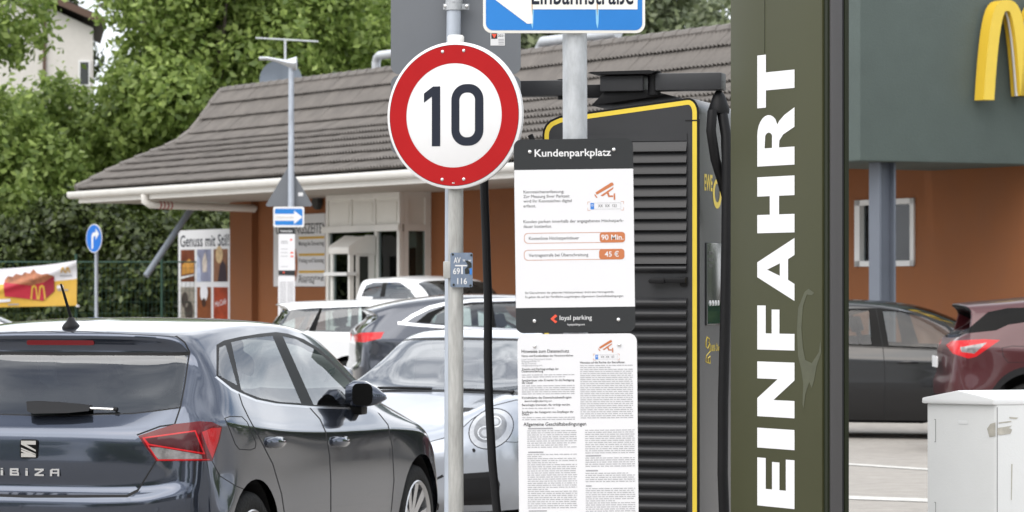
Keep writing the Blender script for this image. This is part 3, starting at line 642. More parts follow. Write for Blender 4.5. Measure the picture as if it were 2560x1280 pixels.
def fence():
    rt = empty('wire_fence', P(220, 900, 72.5) * 1, 0, 'green wire mesh fence with thin posts in front of the hedge', 'fence'); rt.location.z = 0
    ox = rt.location.x; d = 72.5; s = d / F
    for u in (-20, 190, 405, 585): MB().tube([((u - CX) * s - ox, 0, 0), ((u - CX) * s - ox, 0, P(u, 635 if u < 300 else 640, d).z)], .03, 8).build('post', M_['darkgreen'], rt, smooth=60)
    z1 = P(0, 655, d).z
    MB().tube([((-60 - CX) * s - ox, 0, z1), ((590 - CX) * s - ox, 0, z1)], .016, 6).build('top_rail', M_['darkgreen'], rt)
    wm = MB(); n = 62
    for i in range(n):
        x = (-60 + 650 * i / n - CX) * s - ox; wm.box(x - .0025, x + .0025, -.002, .002, .05, z1)
    for i in range(9): wm.box((-60 - CX) * s - ox, (590 - CX) * s - ox, -.0035, .0035, .1 + i * .24, .106 + i * .24)
    tag(wm.build('wire_mesh', M_['darkgreen'], rt), kind='stuff')
fence()
def banner():
    d = 72.2; s = d / F; cx = 60
    rt = empty('advertising_banner', (P(cx, 700, d).x, d, 0), 0, 'sagging yellow and white cloth banner with red snack box tied to the fence', 'banner')
    def q(u, v): return ((u - cx) * s, HC - (v - HOR) * s)
    nx, nz = 60, 22
    def pt(i, j):                                       # j 0 top .. nz bottom
        a, b = i / nx, j / nz; u = -175 + (192 + 175) * a
        top = 650 + 24 * max(0, (1 - a)) ** .7 * 1.05 + 6 * math.sin(3.1 * a); bot = 764 + 8 * (1 - a)
        v = top + (bot - top) * b; x, z = q(u, v)
        y = -.05 + .035 * math.sin(9 * a + 5 * b) * (1 - b * .6) + .05 * math.exp(-((b - (1.0 - a * .95)) / .09) ** 2)
        return (x, -y - .06, z)
    g = MB(); g.add([pt(i, j) for j in range(nz + 1) for i in range(nx + 1)], [])
    for j in range(nz):
        for i in range(nx):
            k = j * (nx + 1) + i; g.f.append((k, k + 1, k + nx + 2, k + nx + 1)); a, b = (i + .5) / nx, (j + .5) / nz; u = -175 + 367 * a
            g.m.append(0 if b < .40 else 1)
    cl_ = g.build('cloth', [M_['bannerw'], M_['bannery']], rt, smooth=80)
    def surf(u, v):
        x, z = q(u, v); return x, z
    def pr(name, poly, m, y=-.20): flat(name, [[q(u, v) for u, v in poly]], y, m, cl_)
    def prc(name, poly, m, off):                         # printed shape that follows the cloth: fan mesh lifted off it
        me = MB(); pts = [q(u, v) for u, v in poly]
        o = flat(name, [pts], 0, m, cl_); bm = bmesh.new(); bm.from_mesh(o.data); bmesh.ops.triangulate(bm, faces=bm.faces[:])
        for _ in range(4): bmesh.ops.subdivide_edges(bm, edges=[e for e in bm.edges if e.calc_length() > .07], cuts=1, use_grid_fill=False); bmesh.ops.triangulate(bm, faces=bm.faces[:])
        for v in bm.verts:
            u = v.co.x / s + cx; a = (u + 175) / 367; zt_ = 650 + 24 * max(0, (1 - a)) ** .7 * 1.05 + 6 * math.sin(3.1 * a); vb = 764 + 8 * (1 - a); vv = (HC - v.co.z) / s + HOR; b = (vv - zt_) / (vb - zt_)
            v.co.y = -(-.05 + .035 * math.sin(9 * a + 5 * b) * (1 - b * .6) + .05 * math.exp(-((b - (1.0 - a * .95)) / .09) ** 2)) - .06 - off
        bm.to_mesh(o.data); bm.free(); return o
    prc('snack_pieces', [(12, 700), (20, 690), (32, 692), (40, 684), (55, 688), (62, 680), (75, 684), (84, 672), (92, 682), (105, 686), (118, 684), (134, 690), (134, 700), (80, 714), (12, 712)], M_['bannerb'], .012)
    prc('box_side', [(10, 706), (80, 714), (110, 706), (108, 752), (74, 748), (12, 741)], M_['bannerr'], .016)
    prc('box_front', [(110, 706), (136, 690), (136, 728), (108, 752)], mat('dark red print', (.27, .008, .025), .6), .018)
    for k in (0, 1):
        pa = [(76 + k * 19, 749), (80 + k * 19, 716), (86 + k * 19, 712), (92 + k * 19, 716), (96 + k * 19, 749), (92 + k * 19, 749), (89 + k * 19, 722), (86 + k * 19, 717), (83 + k * 19, 722), (80 + k * 19, 749)]
        prc('arch', pa, M_['bannery'], .024)
    for k in (0, 1): prc('small_arch', [(152 + k * 12, 682), (155 + k * 12, 669), (158 + k * 12, 667), (161 + k * 12, 669), (164 + k * 12, 682), (161 + k * 12, 682), (158 + k * 12, 671), (155 + k * 12, 682)], M_['bannery'], .016)
    prc('tag_field', [(142, 714), (158, 713), (159, 720), (143, 722)], M_['bannerw'], .016); prc('tag_field', [(-40, 751), (26, 747), (27, 754), (-40, 760)], M_['bannerw'], .016)
    for z_, u0, u1 in ((688, 150, 180), (724, 144, 170), (760, 20, 48)): prc('small_print', [(u0, z_), (u1, z_ - 1), (u1, z_ + 2), (u0, z_ + 3)], M_['inkgrey'], .016)
    MB().tube([(q(192, 764)[0], -.02, q(192, 764)[1]), (q(196, 766)[0], .04, q(196, 766)[1])], .03, 6).build('tie', M_['bannerw'], rt)
banner()
def houses():
    d = 125; s = d / F
    rt = empty('house', (P(120, 0, d).x, d, 0), R(8), 'cream rendered house with dark brown verge boards behind the trees', 'house')
    xr = (232 - 120) * s; ze = HC + (HOR - 62) * s; sl_ = 55 / 128; W_ = 11.0; ap = xr - W_ / 2
    zg = ze + .3 + sl_ * W_ / 2
    MB().prism([(xr - W_, 0), (xr, 0), (xr, ze - .1), (ap, zg - .25), (xr - W_, ze - .1)], 0, 9).build('wall', M_['housewall'], rt)
    for sg in (1, -1):
        x1 = ap + sg * (W_ / 2 + .45); z1 = ze - .05 - .0; z1 = zg - sl_ * (W_ / 2 + .45)
        rf = MB().prism([(ap, zg - .12), (x1, z1 - .12), (x1, z1 + .14), (ap, zg + .14)], -.55, 9.4).build('roof', M_['housetile'], rt)
        MB().prism([(ap, zg - .14), (x1, z1 - .16), (x1, z1 + .10), (ap, zg + .10)], -.62, -.553).build('verge_board', M_['housebrown'], rf)
    for u, v, w_, h in ((50, 8, .06, 3), (215, 92, 0, 0)):
        pass
    for (u0, u1, v0, v1) in ((-10, 55, 50, 130), (195, 225, 150, 215), (190, 226, 270, 330)):
        x0, x1, z0, z1 = (u0 - 120) * s, (u1 - 120) * s, HC + (HOR - v1) * s, HC + (HOR - v0) * s
        wf = MB().box(x0, x1, -.06, -.003, z0, z1).build('window', M_['winframe'], rt); MB().box(x0 + .07, x1 - .07, -.075, -.062, z0 + .07, z1 - .07).build('pane', M_['screen'], wf)
    MB().box((111 - 120) * s - .06, (111 - 120) * s + .06, -.12, -.003, ze - 2, ze + 2.0).build('wall_beam', M_['housebrown'], rt)
    # a second house glimpsed low through the crowns
    rt = empty('house', (P(360, 0, 118).x, 118, 0), R(-6), 'low grey roofed house glimpsed through the maple crowns', 'house')
    MB().box(-3.2, 3.2, 0, 7, 0, 6.0).build('wall', M_['housewall'], rt)
    MB().prism([(-3.6, 5.9), (3.6, 5.9), (0, 8.6)], -.4, 7.4).build('roof', M_['housetile'], rt)
    for x in (-1.8, .2, 2.0):
        wf = MB().box(x - .5, x + .5, -.05, -.003, 3.6, 5.0).build('window', M_['winframe'], rt); MB().box(x - .4, x + .4, -.07, -.052, 3.7, 4.9).build('pane', M_['screen'], wf)
houses()

# ------------------------------------------------------------------ signs in front
def hexbolt(parent, x, z, y, r=.012, m='bolt'):
    return MB().lathe([(0, -.010), (r * .55, -.009), (r * .9, -.006), (r, -.001), (r, .002)], 'y', 14, (x, y, z)).build('bolt', M_[m], parent, smooth=50)

def speed_sign():
    d = 13.9; s = F / d; u0 = 1137; yaw = -R(23)
    rt = empty('speed_limit_sign', (P(u0, 0, d).x, d, 0), 0, 'round red rimmed 10 speed limit sign on a stained steel post', 'traffic sign')
    def z(v): return HC - (v - HOR) / s
    po = MB().tube([(.006, 0, 0), (.004, 0, 1.2), (.004, .0, z(107))], .031, 20).build('post', M_['galv_old'], rt, smooth=60)
    MB().lathe([(.0, .018), (.028, .018), (.034, .012), (.034, -.012), (.031, -.014)], 'z', 20, (.004, 0, z(99))).build('post_cap', M_['signwhite_old'], rt, smooth=50)
    cz = z(290); M = Matrix.Translation((-.003, -.052, cz)) @ Matrix.Rotation(yaw, 4, 'Z')
    r = .300
    plate = MB(); plate.v = []; n = 72
    pf = [(0, 0), (r - .006, 0), (r, .004), (r, .022), (r - .012, .022), (r - .012, .008), (0, .008)]
    L = MB().lathe(pf, 'y', n); L.v = [tuple(M @ Vector(v)) for v in L.v]
    pl = L.build('plate', M_['signwhite'], rt, smooth=40)
    k = .6 / 366                                         # metres for one photograph pixel on the plate
    flat('red_ring', [circle(0, 0, .2865, 96), circle(0, 0, .2125, 96)], -.0012, M_['signred'], pl, M)
    flat('ring_edge', [circle(0, 0, .2880, 96), circle(0, 0, .2865, 96)], -.0012, M_['signblack'], pl, M)
    cs = 1 / math.cos(yaw)
    def X(u): return (u - 1135) * k * cs
    def Z(v): return (290 - v) * k
    flat('digit', [[(X(1060), Z(234)), (X(1083), Z(217)), (X(1101), Z(217)), (X(1101), Z(366)), (X(1080), Z(366)), (X(1080), Z(242)), (X(1060), Z(257))]], -.0012, M_['signblack'], pl, M)
    def rr(u0, u1, v0, v1, r_): return rrect(X(u0), X(u1), Z(v1), Z(v0), r_, 10)
    flat('digit', [rr(1129, 1209, 213, 366, .064), rr(1149, 1188, 234, 345, .031)], -.0012, M_['signblack'], pl, M)
    flat('foil_mark', [rrect(X(1131), X(1138), Z(460), Z(456), .001, 1), ], -.0012, M_['signwhite'], pl, M)
    for (u, v) in ((1107, 131), (1160, 130), (1106, 449), (1160, 449)):
        b = MB().lathe([(0, -.006), (.004, -.006), (.0065, -.004), (.008, 0)], 'y', 14, (X(u), 0, Z(v))); b.v = [tuple(M @ Vector(q)) for q in b.v]; b.build('rivet', M_['bolt'], pl, smooth=60)
    for dz in (.26, -.26):
        MB().lathe([(.033, -.02), (.037, -.02), (.037, .02), (.033, .02)], 'z', 20, (.004, 0, cz + dz)).build('clamp', M_['galv'], rt, smooth=40)
    # enamel hydrant plate fixed to the post
    uv = (1127, 1182, 632, 718); k2 = 1 / s; zc = z(675); xc = (1154.5 - u0) * k2; y = -.045
    w_, h = 55 * k2 / math.cos(R(8)), 86 * k2; MM = Matrix.Translation((xc, y, zc)) @ Matrix.Rotation(R(8), 4, 'Z')
    hb = MB().prism(rrect(-w_ / 2, w_ / 2, -h / 2, h / 2, .006, 4), 0, .012, M=MM).build('hydrant_plate', M_['enamel'], rt, smooth=40)
    def t(sx, x, zz, wd, cp): text('lettering', sx, x * w_, zz * h, wd * w_, cp * h, -.0015, M_['signwhite'], hb, MM, bold=.016)
    t('AV', -.36, .20, .31, .16); t('W', .04, .24, .12, .07); t('er', .30, .25, .14, .06)
    t('69', -.39, -.12, .31, .17); t('116', -.20, -.41, .44, .17)
    flat('bar', [[(-.30 * w_, .145 * h), (.24 * w_, .145 * h), (.24 * w_, .105 * h), (.05 * w_, .105 * h), (.05 * w_, -.12 * h), (-.02 * w_, -.12 * h), (-.02 * w_, .105 * h), (-.30 * w_, .105 * h)]], -.0015, M_['signwhite'], hb, MM)
    flat('broken_corner', [[(.16 * w_, .27 * h), (.30 * w_, .27 * h), (.44 * w_, .20 * h), (.46 * w_, .08 * h), (.30 * w_, .04 * h), (.40 * w_, -.1 * h), (.16 * w_, -.12 * h), (.14 * w_, .02 * h), (.30 * w_, .12 * h)]], -.0015, M_['blind'], hb, MM)
    flat('blue_insert', [rrect(.36 * w_, .46 * w_, -.14 * h, .05 * h, .002, 1)], -.0020, M_['plateblue'], hb, MM)
    for (x, zz) in ((-.40, .45), (.44, .43), (.40, -.45), (-.36, -.43)):
        b = MB().lathe([(0, -.004), (.004, -.004), (.005, 0)], 'y', 10, (x * w_, 0, zz * h)); b.v = [tuple(MM @ Vector(q)) for q in b.v]; b.build('screw', M_['blind'], hb)
    m = MB(); m.box(xc - .075, xc - .045, -.05, .02, zc - .035, zc + .035); m.build('clamp_bracket', M_['galv_old'], rt, bevel=.004)
speed_sign()

def grey_signs():
    d = 14.15; s = F / d; u0 = 1131
    rt = empty('reversed_sign', (P(u0, 0, d).x, d, 0), 0, 'two grey rectangular sign backs on a tall galvanised post behind the 10 sign', 'traffic sign')
    def z(v): return HC - (v - HOR) / s
    def x(u): return (u - u0) / s
    MB().tube([(-.006, 0, 0), (0, 0, z(300)), (.009, 0, z(-120))], .030, 20).build('post', M_['galv_back'], rt, smooth=60)
    for (v0, v1, m) in ((-240, 184, 'signgrey'), (187, 385, 'signgrey')):
        p = MB().prism(rrect(x(976), x(1302), z(v1), z(v0), .035, 6), .045, .052).build('panel_back', M_[m], rt, smooth=40)
    st = flat('sticker', [rrect(x(1226), x(1262), z(112), z(76), .001, 1)], .0435, M_['signwhite'], p)
    flat('sticker_mark', [rrect(x(1228), x(1243), z(95), z(78), .001, 1)], .0425, M_['ink'], p)
    flat('sticker_triangle', [[(x(1229), z(83)), (x(1242), z(83)), (x(1235.5), z(94))]], .0418, M_['redorange'], p)
    text('lettering', '2021', x(1245), z(90), 15 / s, 6 / s, .0425, M_['ink'], p)
    for k in range(4): flat('small_print', [rrect(x(1246), x(1260), z(97 + 4 * k), z(95.5 + 4 * k), .0002, 1)], .0425, M_['inkgrey'], p)
    for v in (16, 2 - 60):
        m = MB(); m.box(x(1108), x(1173), -.01, .0, z(v + 8), z(v - 6)); m.lathe([(.031, -.016), (.036, -.016), (.036, .016), (.031, .016)], 'z', 18, (.006, 0, z(v))); m.build('clamp', M_['galv'], rt, smooth=40)
        for u in (1114, 1167): hexbolt(rt, x(u), z(v), -.011, .009)
    m = MB(); m.lathe([(.031, -.008), (.036, -.008), (.036, .008), (.031, .008)], 'z', 18, (.007, 0, z(3))); m.build('clamp_band', M_['galv'], rt, smooth=40)
grey_signs()

def customer_post():
    d = 11.5; s = F / d; u0 = 1437
    rt = empty('parking_sign_post', (P(u0, 0, d).x, d, 0), 0, 'thick galvanised post with one way sign and two customer parking panels', 'sign post')
    def z(v): return HC - (v - HOR) / s
    def x(u): return (u - u0) / s
    MB().tube([(.004, 0, 0), (.003, 0, 1.5), (-.001, 0, z(-100))], .0415, 24).build('post', M_['galv'], rt, smooth=60)
    y0 = -.06
    # one way sign
    pl = MB().prism(rrect(x(1208), x(1611), z(86), z(-205), .030, 8), y0, y0 + .012).build('one_way_sign', M_['signwhite_old'], rt, bevel=.002)
    yy = y0 - .0012; e = 5
    flat('blue_field', [rrect(x(1215), x(1604), z(79), z(-198), .024, 8)], yy, M_['signblue'], pl)
    yy -= .0008
    ar = [(1331, 62), (1318, 63), (1218, -12), (1212, -60), (1218, -108), (1318, -183), (1331, -182), (1333, -150), (1333, -147), (1592, -147), (1592, 27), (1330, 27), (1331, 40)]
    flat('arrow', [[(x(u), z(v)) for u, v in ar]], yy, M_['signwhite_old'], pl)
    text('lettering', 'Einbahnstraße', x(1329), z(14), (1582 - 1329) / s, 50 / s, yy - .0008, M_['signblack'], pl, bold=.012)
    for u in (1328, 1490): 
        flat('rust_streak', [[(x(u), z(-20)), (x(u + 4), z(-20)), (x(u + 3), z(26)), (x(u + 2), z(44)), (x(u + 1), z(26))]], yy - .0004, M_['rust'], pl)
        flat('pale_streak', [[(x(u - 2), z(28)), (x(u + 6), z(28)), (x(u + 5), z(60)), (x(u + 3), z(76)), (x(u - 1), z(60))]], yy + .0004, M_['streak'], pl)
    # customer parking panel, tilted a little on its bolts
    M = Matrix.Translation((x(1435), 0, z(590))) @ Matrix.Rotation(R(-.75), 4, 'Y')
    k = 1 / s
    def px(u): return (u - 1435) * k
    def pz(v): return (590 - v) * k
    y0 = -.058
    pn = MB().prism(rrect(px(1287), px(1584), pz(831), pz(349), .026, 8), y0, y0 + .004, M=M).build('parking_panel', M_['panelblack'], rt, smooth=40)
    y1 = y0 - .0010
    flat('white_field', [[(px(1287.5), pz(425)), (px(1583.5), pz(425)), (px(1583.5), pz(768)), (px(1287.5), pz(768))]], y1, M_['panelwhite'], pn, M)
    y2 = y1 - .0006
    def t(sx, u, v, wd, cp, m='ink', b=.0, par=pn, MM=M, yv=None): return text('lettering', sx, px(u), pz(v), wd * k, cp * k, y2 if yv is None else yv, M_[m], par, MM, bold=b)
    t('Kundenparkplatz', 1339, 392, 190, 17.5, 'signwhite', .014)
    t('Kennzeichenerfassung:', 1310, 483, 101, 7.2); t('Zur Messung Ihrer Parkzeit', 1309.5, 494.5, 115, 7.2); t('wird Ihr Kennzeichen digital', 1309.5, 506, 120, 7.2); t('erfasst.', 1309.5, 518, 31, 7.2)
    t('Kunden parken innerhalb der angegebenen Höchstpark-', 1309, 557, 249, 7.4); t('dauer kostenlos.', 1309, 569, 70, 7.4)
    def camera_icon(u, v, q, par, MM):
        def c(p): return [(px(u + a * q), pz(v + b * q)) for a, b in p]
        for P_ in ([(-24, 5), (15, -19), (19, -19), (22, -13), (-21, 11)], [(-12, 13), (21, -8), (20, -3), (-6, 15)], [(-25, 9), (-19, 18), (-22, 19), (-27, 11)],
                   [(4, 8), (9, 5), (11, 13), (20, 13), (20, 17), (8, 17)], [(21, 8), (25, 8), (25, 24), (21, 24)]): flat('camera_icon', [c(P_)], y2, M_['orange'], par, MM)
        def plate_c(a0, a1, b0, b1): return rrect(px(u + a0 * q), px(u + a1 * q), pz(v + b1 * q), pz(v + b0 * q), .0006, 2)
        flat('plate_icon', [plate_c(-37, 39, 31, 47), plate_c(-36.4, 38.4, 31.6, 46.4)], y2, M_['inkgrey'], par, MM); flat('plate_band', [plate_c(-37, -28, 31, 47)], y2 - .0003, M_['plateblue'], par, MM)
        flat('plate_ring', [circle(px(u - 32.5 * q), pz(v + 37 * q), 2.6 * q * k, 12), circle(px(u - 32.5 * q), pz(v + 37 * q), 1.7 * q * k, 12)], y2 - .0006, M_['signwhite'], par, MM)
        text('lettering', 'XX  XX  123', px(u - 18 * q), pz(v + 42 * q), 46 * q * k, 7.0 * q * k, y2, M_['ink'], par, MM)
        for sx, sz in ((-1, 0), (1, 0), (-1, 1), (1, 1)):
            uu = u + (1 + sx * 45) * q; vv = v + (28 if not sz else 50) * q; du = -sx * 7 * q; dv = (7 if not sz else -7) * q; e_ = .8
            flat('corner_mark', [[(px(uu), pz(vv)), (px(uu + du), pz(vv)), (px(uu + du), pz(vv + math.copysign(e_, dv))), (px(uu - sx * e_), pz(vv + math.copysign(e_, dv))), (px(uu - sx * e_), pz(vv + dv)), (px(uu), pz(vv + dv))]], y2, M_['orange'], par, MM)
    camera_icon(1513, 478, 1, pn, M)
    def pill(v0, v1, ul, um, ur, lt, rt_, lw, rw, cr):
        r_ = (v1 - v0) / 2 * k * .75
        flat('pill_outline', [rrect(px(ul), px(ur), pz(v1), pz(v0), r_, 7), rrect(px(ul + 1.1), px(ur - 1.1), pz(v1 - 1.1), pz(v0 + 1.1), r_ * .95, 7)], y2, M_['orange'], pn, M)
        flat('pill_field', [rrect(px(um), px(ur), pz(v1), pz(v0), r_ * .8, 7)], y2 - .0003, M_['orange'], pn, M)
        t(lt, ul + 12, (v0 + v1) / 2 + 4, lw, 7.6); text('lettering', rt_, px((um + ur) / 2), pz((v0 + v1) / 2 + 6), rw * k, cr * k, y2 - .0007, M_['signwhite'], pn, M, bold=.012, align='c')
    pill(582, 608, 1310, 1498, 1561, 'Kostenlose Höchstparkdauer', '90 Min.', 125, 55, 12.5); pill(624, 650, 1309, 1496, 1559, 'Vertragsstrafe bei Überschreitung', '45 €', 148, 35, 12.5)
    t('Bei Überschreiten der geltenden Höchstparkdauer droht eine Vertragsstrafe.', 1311, 733, 221, 5.2); t('Es gelten die auf der Parkfläche ausgehängten allgemeinen Geschäftsbedingungen.', 1311, 743.5, 245, 5.2)
    flat('logo_mark', [[(px(1373), pz(796)), (px(1385), pz(785)), (px(1390), pz(789)), (px(1381), pz(797)), (px(1390), pz(803)), (px(1385), pz(807))]], y1, M_['redorange'], pn, M)
    t('loyal parking', 1396, 799, 80, 11, 'signwhite', .004); t('loyalparking.com', 1415, 813, 43, 5.0, 'signwhite', .004)
    for (u, v) in ((1327, 380), (1536, 377), (1333, 801), (1542, 800)):
        b = MB().lathe([(0, -.006), (.004, -.0055), (.0065, -.003), (.0072, .0)], 'y', 14, (px(u), y0, pz(v))); b.v = [tuple(M @ Vector(q)) for q in b.v]; b.build('bolt', M_['bolt'], pn, smooth=60)
    # terms and privacy panel below
    M2 = Matrix.Translation((x(1438), 0, z(590))) @ Matrix.Rotation(R(-.55), 4, 'Y'); y0b = -.061; 
    p2 = MB().prism(rrect(px(1288), px(1585), pz(1420), pz(834), .028, 8), y0b, y0b + .004, M=M2).build('terms_panel', M_['panelwhite'], rt, smooth=40)
    y2 = y0b - .0008
    def tt(sx, u, v, wd, cp, b=.006, m='ink'): return text('lettering', sx, px(u - 1), pz(v), wd * k, cp * k, y2, M_[m], p2, M2, bold=b)
    camera_icon(1508, 864, .72, p2, M2)
    tt('Hinweise zum Datenschutz', 1299, 880, 118, 7.6, .008); tt('Name und Kontaktdaten des Verantwortlichen', 1299, 890, 128, 5.0)
    for i, (sx, wd) in enumerate((('Loyal Parking Deutschland GmbH', 74), ('Rosemeyerstraße 14', 44), ('44139 Dortmund', 36), ('info@loyalparking.com', 51))): tt(sx, 1299, 898 + 5.1 * i, wd, 4.0, 0, 'inkgrey')
    tt('Zwecke und Rechtsgrundlage der', 1299, 923, 92, 5.2); tt('Datenverarbeitung', 1299, 928.5, 53, 5.2); tt('Speicherdauer oder Kriterien für die Festlegung', 1299, 951, 130, 5.2); tt('der Dauer', 1299, 957, 28, 5.2)
    tt('Kontaktdaten des Datenschutzbeauftragten', 1299, 994, 123, 5.2); tt('datenschutz@loyalparking.com', 1305, 1002, 68, 4.2, .004); tt('Berechtigte Interessen, die verfolgt werden', 1299, 1012, 119, 5.2); tt('Empfänger der Kategorien von Empfänger der', 1299, 1030, 128, 5.2); tt('Daten', 1299, 1035.5, 17, 5.2)
    tt('Hinweise auf die Rechte der Betroffenen', 1444, 908, 111, 5.2); tt('Allgemeine Geschäftsbedingungen', 1302, 1062, 156, 8.6, .008)
    g = random.Random(3); pr_ = MB()
    def lines(u0, u1, v0, v1, step, dens=.86):
        v = v0
        while v < v1:
            u = u0; last = g.random() < .13; ue = u0 + (u1 - u0) * (g.uniform(.3, .9) if last else 1)
            while u < ue - 2:
                wd = min(g.uniform(4, 15), ue - u); h = 1.7
                pr_.add([M2 @ Vector((px(u - 1), y2, pz(v))), M2 @ Vector((px(u - 1 + wd), y2, pz(v))), M2 @ Vector((px(u - 1 + wd), y2, pz(v - h))), M2 @ Vector((px(u - 1), y2, pz(v - h)))], [(0, 1, 2, 3)]); u += wd + g.uniform(1.5, 2.6)
            v += step
    for a in ((1299, 1430, 936, 942), (1299, 1430, 963, 985), (1299, 1380, 1019, 1020), (1299, 1430, 1042, 1048), (1444, 1575, 914, 1048)): lines(*a, 5.0)
    for a in ((1311, 1434, 1075, 1120), (1311, 1434, 1134, 1270), (1455, 1578, 1075, 1132), (1455, 1578, 1144, 1168), (1455, 1578, 1182, 1206), (1455, 1578, 1220, 1290), (1311, 1434, 1280, 1400), (1455, 1578, 1300, 1400)): lines(*a, 5.1)
    for (u, v, wd) in ((1312, 1070, 62), (1312, 1129, 38), (1455, 1139, 38), (1455, 1176, 30), (1455, 1214, 14), (1312, 1275, 45)):
        pr_.add([M2 @ Vector((px(a), y2, pz(b))) for a, b in ((u, v), (u + wd, v), (u + wd, v - 3), (u, v - 3))], [(0, 1, 2, 3)])
    tag(pr_.build('fine_print', M_['inkgrey'], p2), kind='stuff')
    for (u, v) in ((1331, 864), (1541, 862)):
        b = MB().lathe([(0, -.006), (.004, -.0055), (.0065, -.003), (.0072, .0)], 'y', 14, (px(u), y0b, pz(v))); b.v = [tuple(M2 @ Vector(q)) for q in b.v]; b.build('bolt', M_['bolt'], p2, smooth=60)
customer_post()

# ------------------------------------------------------------------ EINFAHRT pylon
def pylon():
    d0 = 13.0; O = P(2062, 0, d0); O.z = 0               # front right vertical edge of the face
    ang = math.atan2(E1.y, E1.x)
    rt = empty('entrance_pylon', O, ang, 'olive green pylon with vertical white EINFAHRT lettering and grey edge profile', 'sign pylon')
    def L(u, v):
        p = on_plane(u, v, O, N1); return (p - O).dot(E1), p.z
    xl = L(1826, 640)[0]; H_ = 3.6
    MB().box(xl, -.02, 0, .092, .0, H_).build('face', M_['olive'], rt, bevel=.004)
    # right edge: dark reveal, grey profile, green cover
    MB().box(-.0195, .006, .008, .088, 0, H_).build('reveal', M_['olive_d'], rt)
    # local y runs inward to the right: the side seen from the camera
    s = F / d0 * .87
    MB().box(-.006, .016, .018, .018 + 30 / s, 0, H_).build('grey_profile', M_['steelgrey'], rt, bevel=.003)
    MB().box(-.02, .012, .020 + 30 / s, .024 + 32 / s, 0, H_).build('dark_groove', M_['gap'], rt)
    MB().box(-.03, .014, .026 + 32 / s, .026 + 44 / s, 0, H_).build('green_cover', M_['olive_d'], rt, bevel=.004)
    def q(u, v): return L(u, v)
    G = {}
    # capital outlines drawn in the pylon's own frame: t along the reading direction (up), c across (baseline at the right)
    xb, xt = L(1987, 640)[0], L(1894, 640)[0]; cap = xb - xt
    def put(polys, z0, z1, nm='letter'):
        out = []
        for pl_ in polys: out.append([(xb - c * cap, z0 + t * (z1 - z0)) for t, c in pl_])
        flat(nm, out, -.0015, M_['letterwhite'], rt)
    sE = [(0, 0), (1, 0), (1, .23), (.36, .23), (.36, .40), (.93, .40), (.93, .60), (.36, .60), (.36, .77), (1, .77), (1, 1), (0, 1)]
    sI = [(0, 0), (1, 0), (1, 1), (0, 1)]
    sN = [(0, 0), (.31, 0), (.31, .56), (.68, 0), (1, 0), (1, 1), (.69, 1), (.69, .45), (.33, 1), (0, 1)]
    sF = [(0, 0), (.37, 0), (.37, .40), (.91, .40), (.91, .61), (.37, .61), (.37, .77), (1, .77), (1, 1), (0, 1)]
    sA = [(0, 0), (.27, 0), (.335, .17), (.665, .17), (.73, 0), (1, 0), (.62, 1), (.38, 1)]; hA = [(.40, .39), (.60, .39), (.50, .73)]
    sH = [(0, 0), (.325, 0), (.325, .41), (.655, .41), (.655, 0), (1, 0), (1, 1), (.655, 1), (.655, .66), (.325, .66), (.325, 1), (0, 1)]
    arc = lambda cx_, cy, r1, r2, a0, a1, n=8: [(cx_ + r1 * math.cos(R(a0 + (a1 - a0) * i / n)), cy + r2 * math.sin(R(a0 + (a1 - a0) * i / n))) for i in range(n + 1)]
    sR = [(0, 0), (.315, 0), (.315, .41), (.36, .41), (.44, .40), (.54, .30), (.66, 0), (1, 0), (.88, .27), (.78, .41), (.72, .455)] + arc(.55, .70, .35, .30, -40, 90, 9) + [(0, 1)]
    hR = [(.315, .60), (.50, .60)] + arc(.50, .69, .09, .10, -70, 70, 6) + [(.315, .80)]
    for pl_, v0, v1 in (([sE], 1268, 1147), ([sI], 1122, 1072), ([sN], 1043, 905), ([sF], 875, 764), ([sA, hA], 752, 596), ([sH], 582, 441), ([sR, hR], 414, 272), ([sT_] if False else [[(.325, 0), (.665, 0), (.665, .765), (1, .765), (1, 1), (0, 1), (0, .765), (.325, .765)]], 267, 134)):
        put(pl_, L(1940, v0)[1], L(1940, v1)[1])
    # dried smear and the fine joint at the top
    sm = [(2012, 730), (2022, 722), (2036, 732), (2030, 738), (2018, 736), (2008, 765), (2004, 820), (2008, 870), (2014, 900), (2030, 908), (2048, 880), (2052, 850), (2054, 880), (2042, 915), (2036, 950), (2030, 970), (2024, 955), (2014, 985), (2010, 1020), (2007, 1010), (2009, 960), (2004, 925), (1996, 890), (1993, 830), (1996, 770)]
    flat('smear', [[L(*p) for p in sm]], -.0012, M_['smear'], rt)
    a, b = L(1912, 0), L(1912, 134); MB().box(a[0] - .0008, a[0] + .0008, -.0012, 0, b[1], H_).build('joint', M_['olive_d'], rt)
pylon()

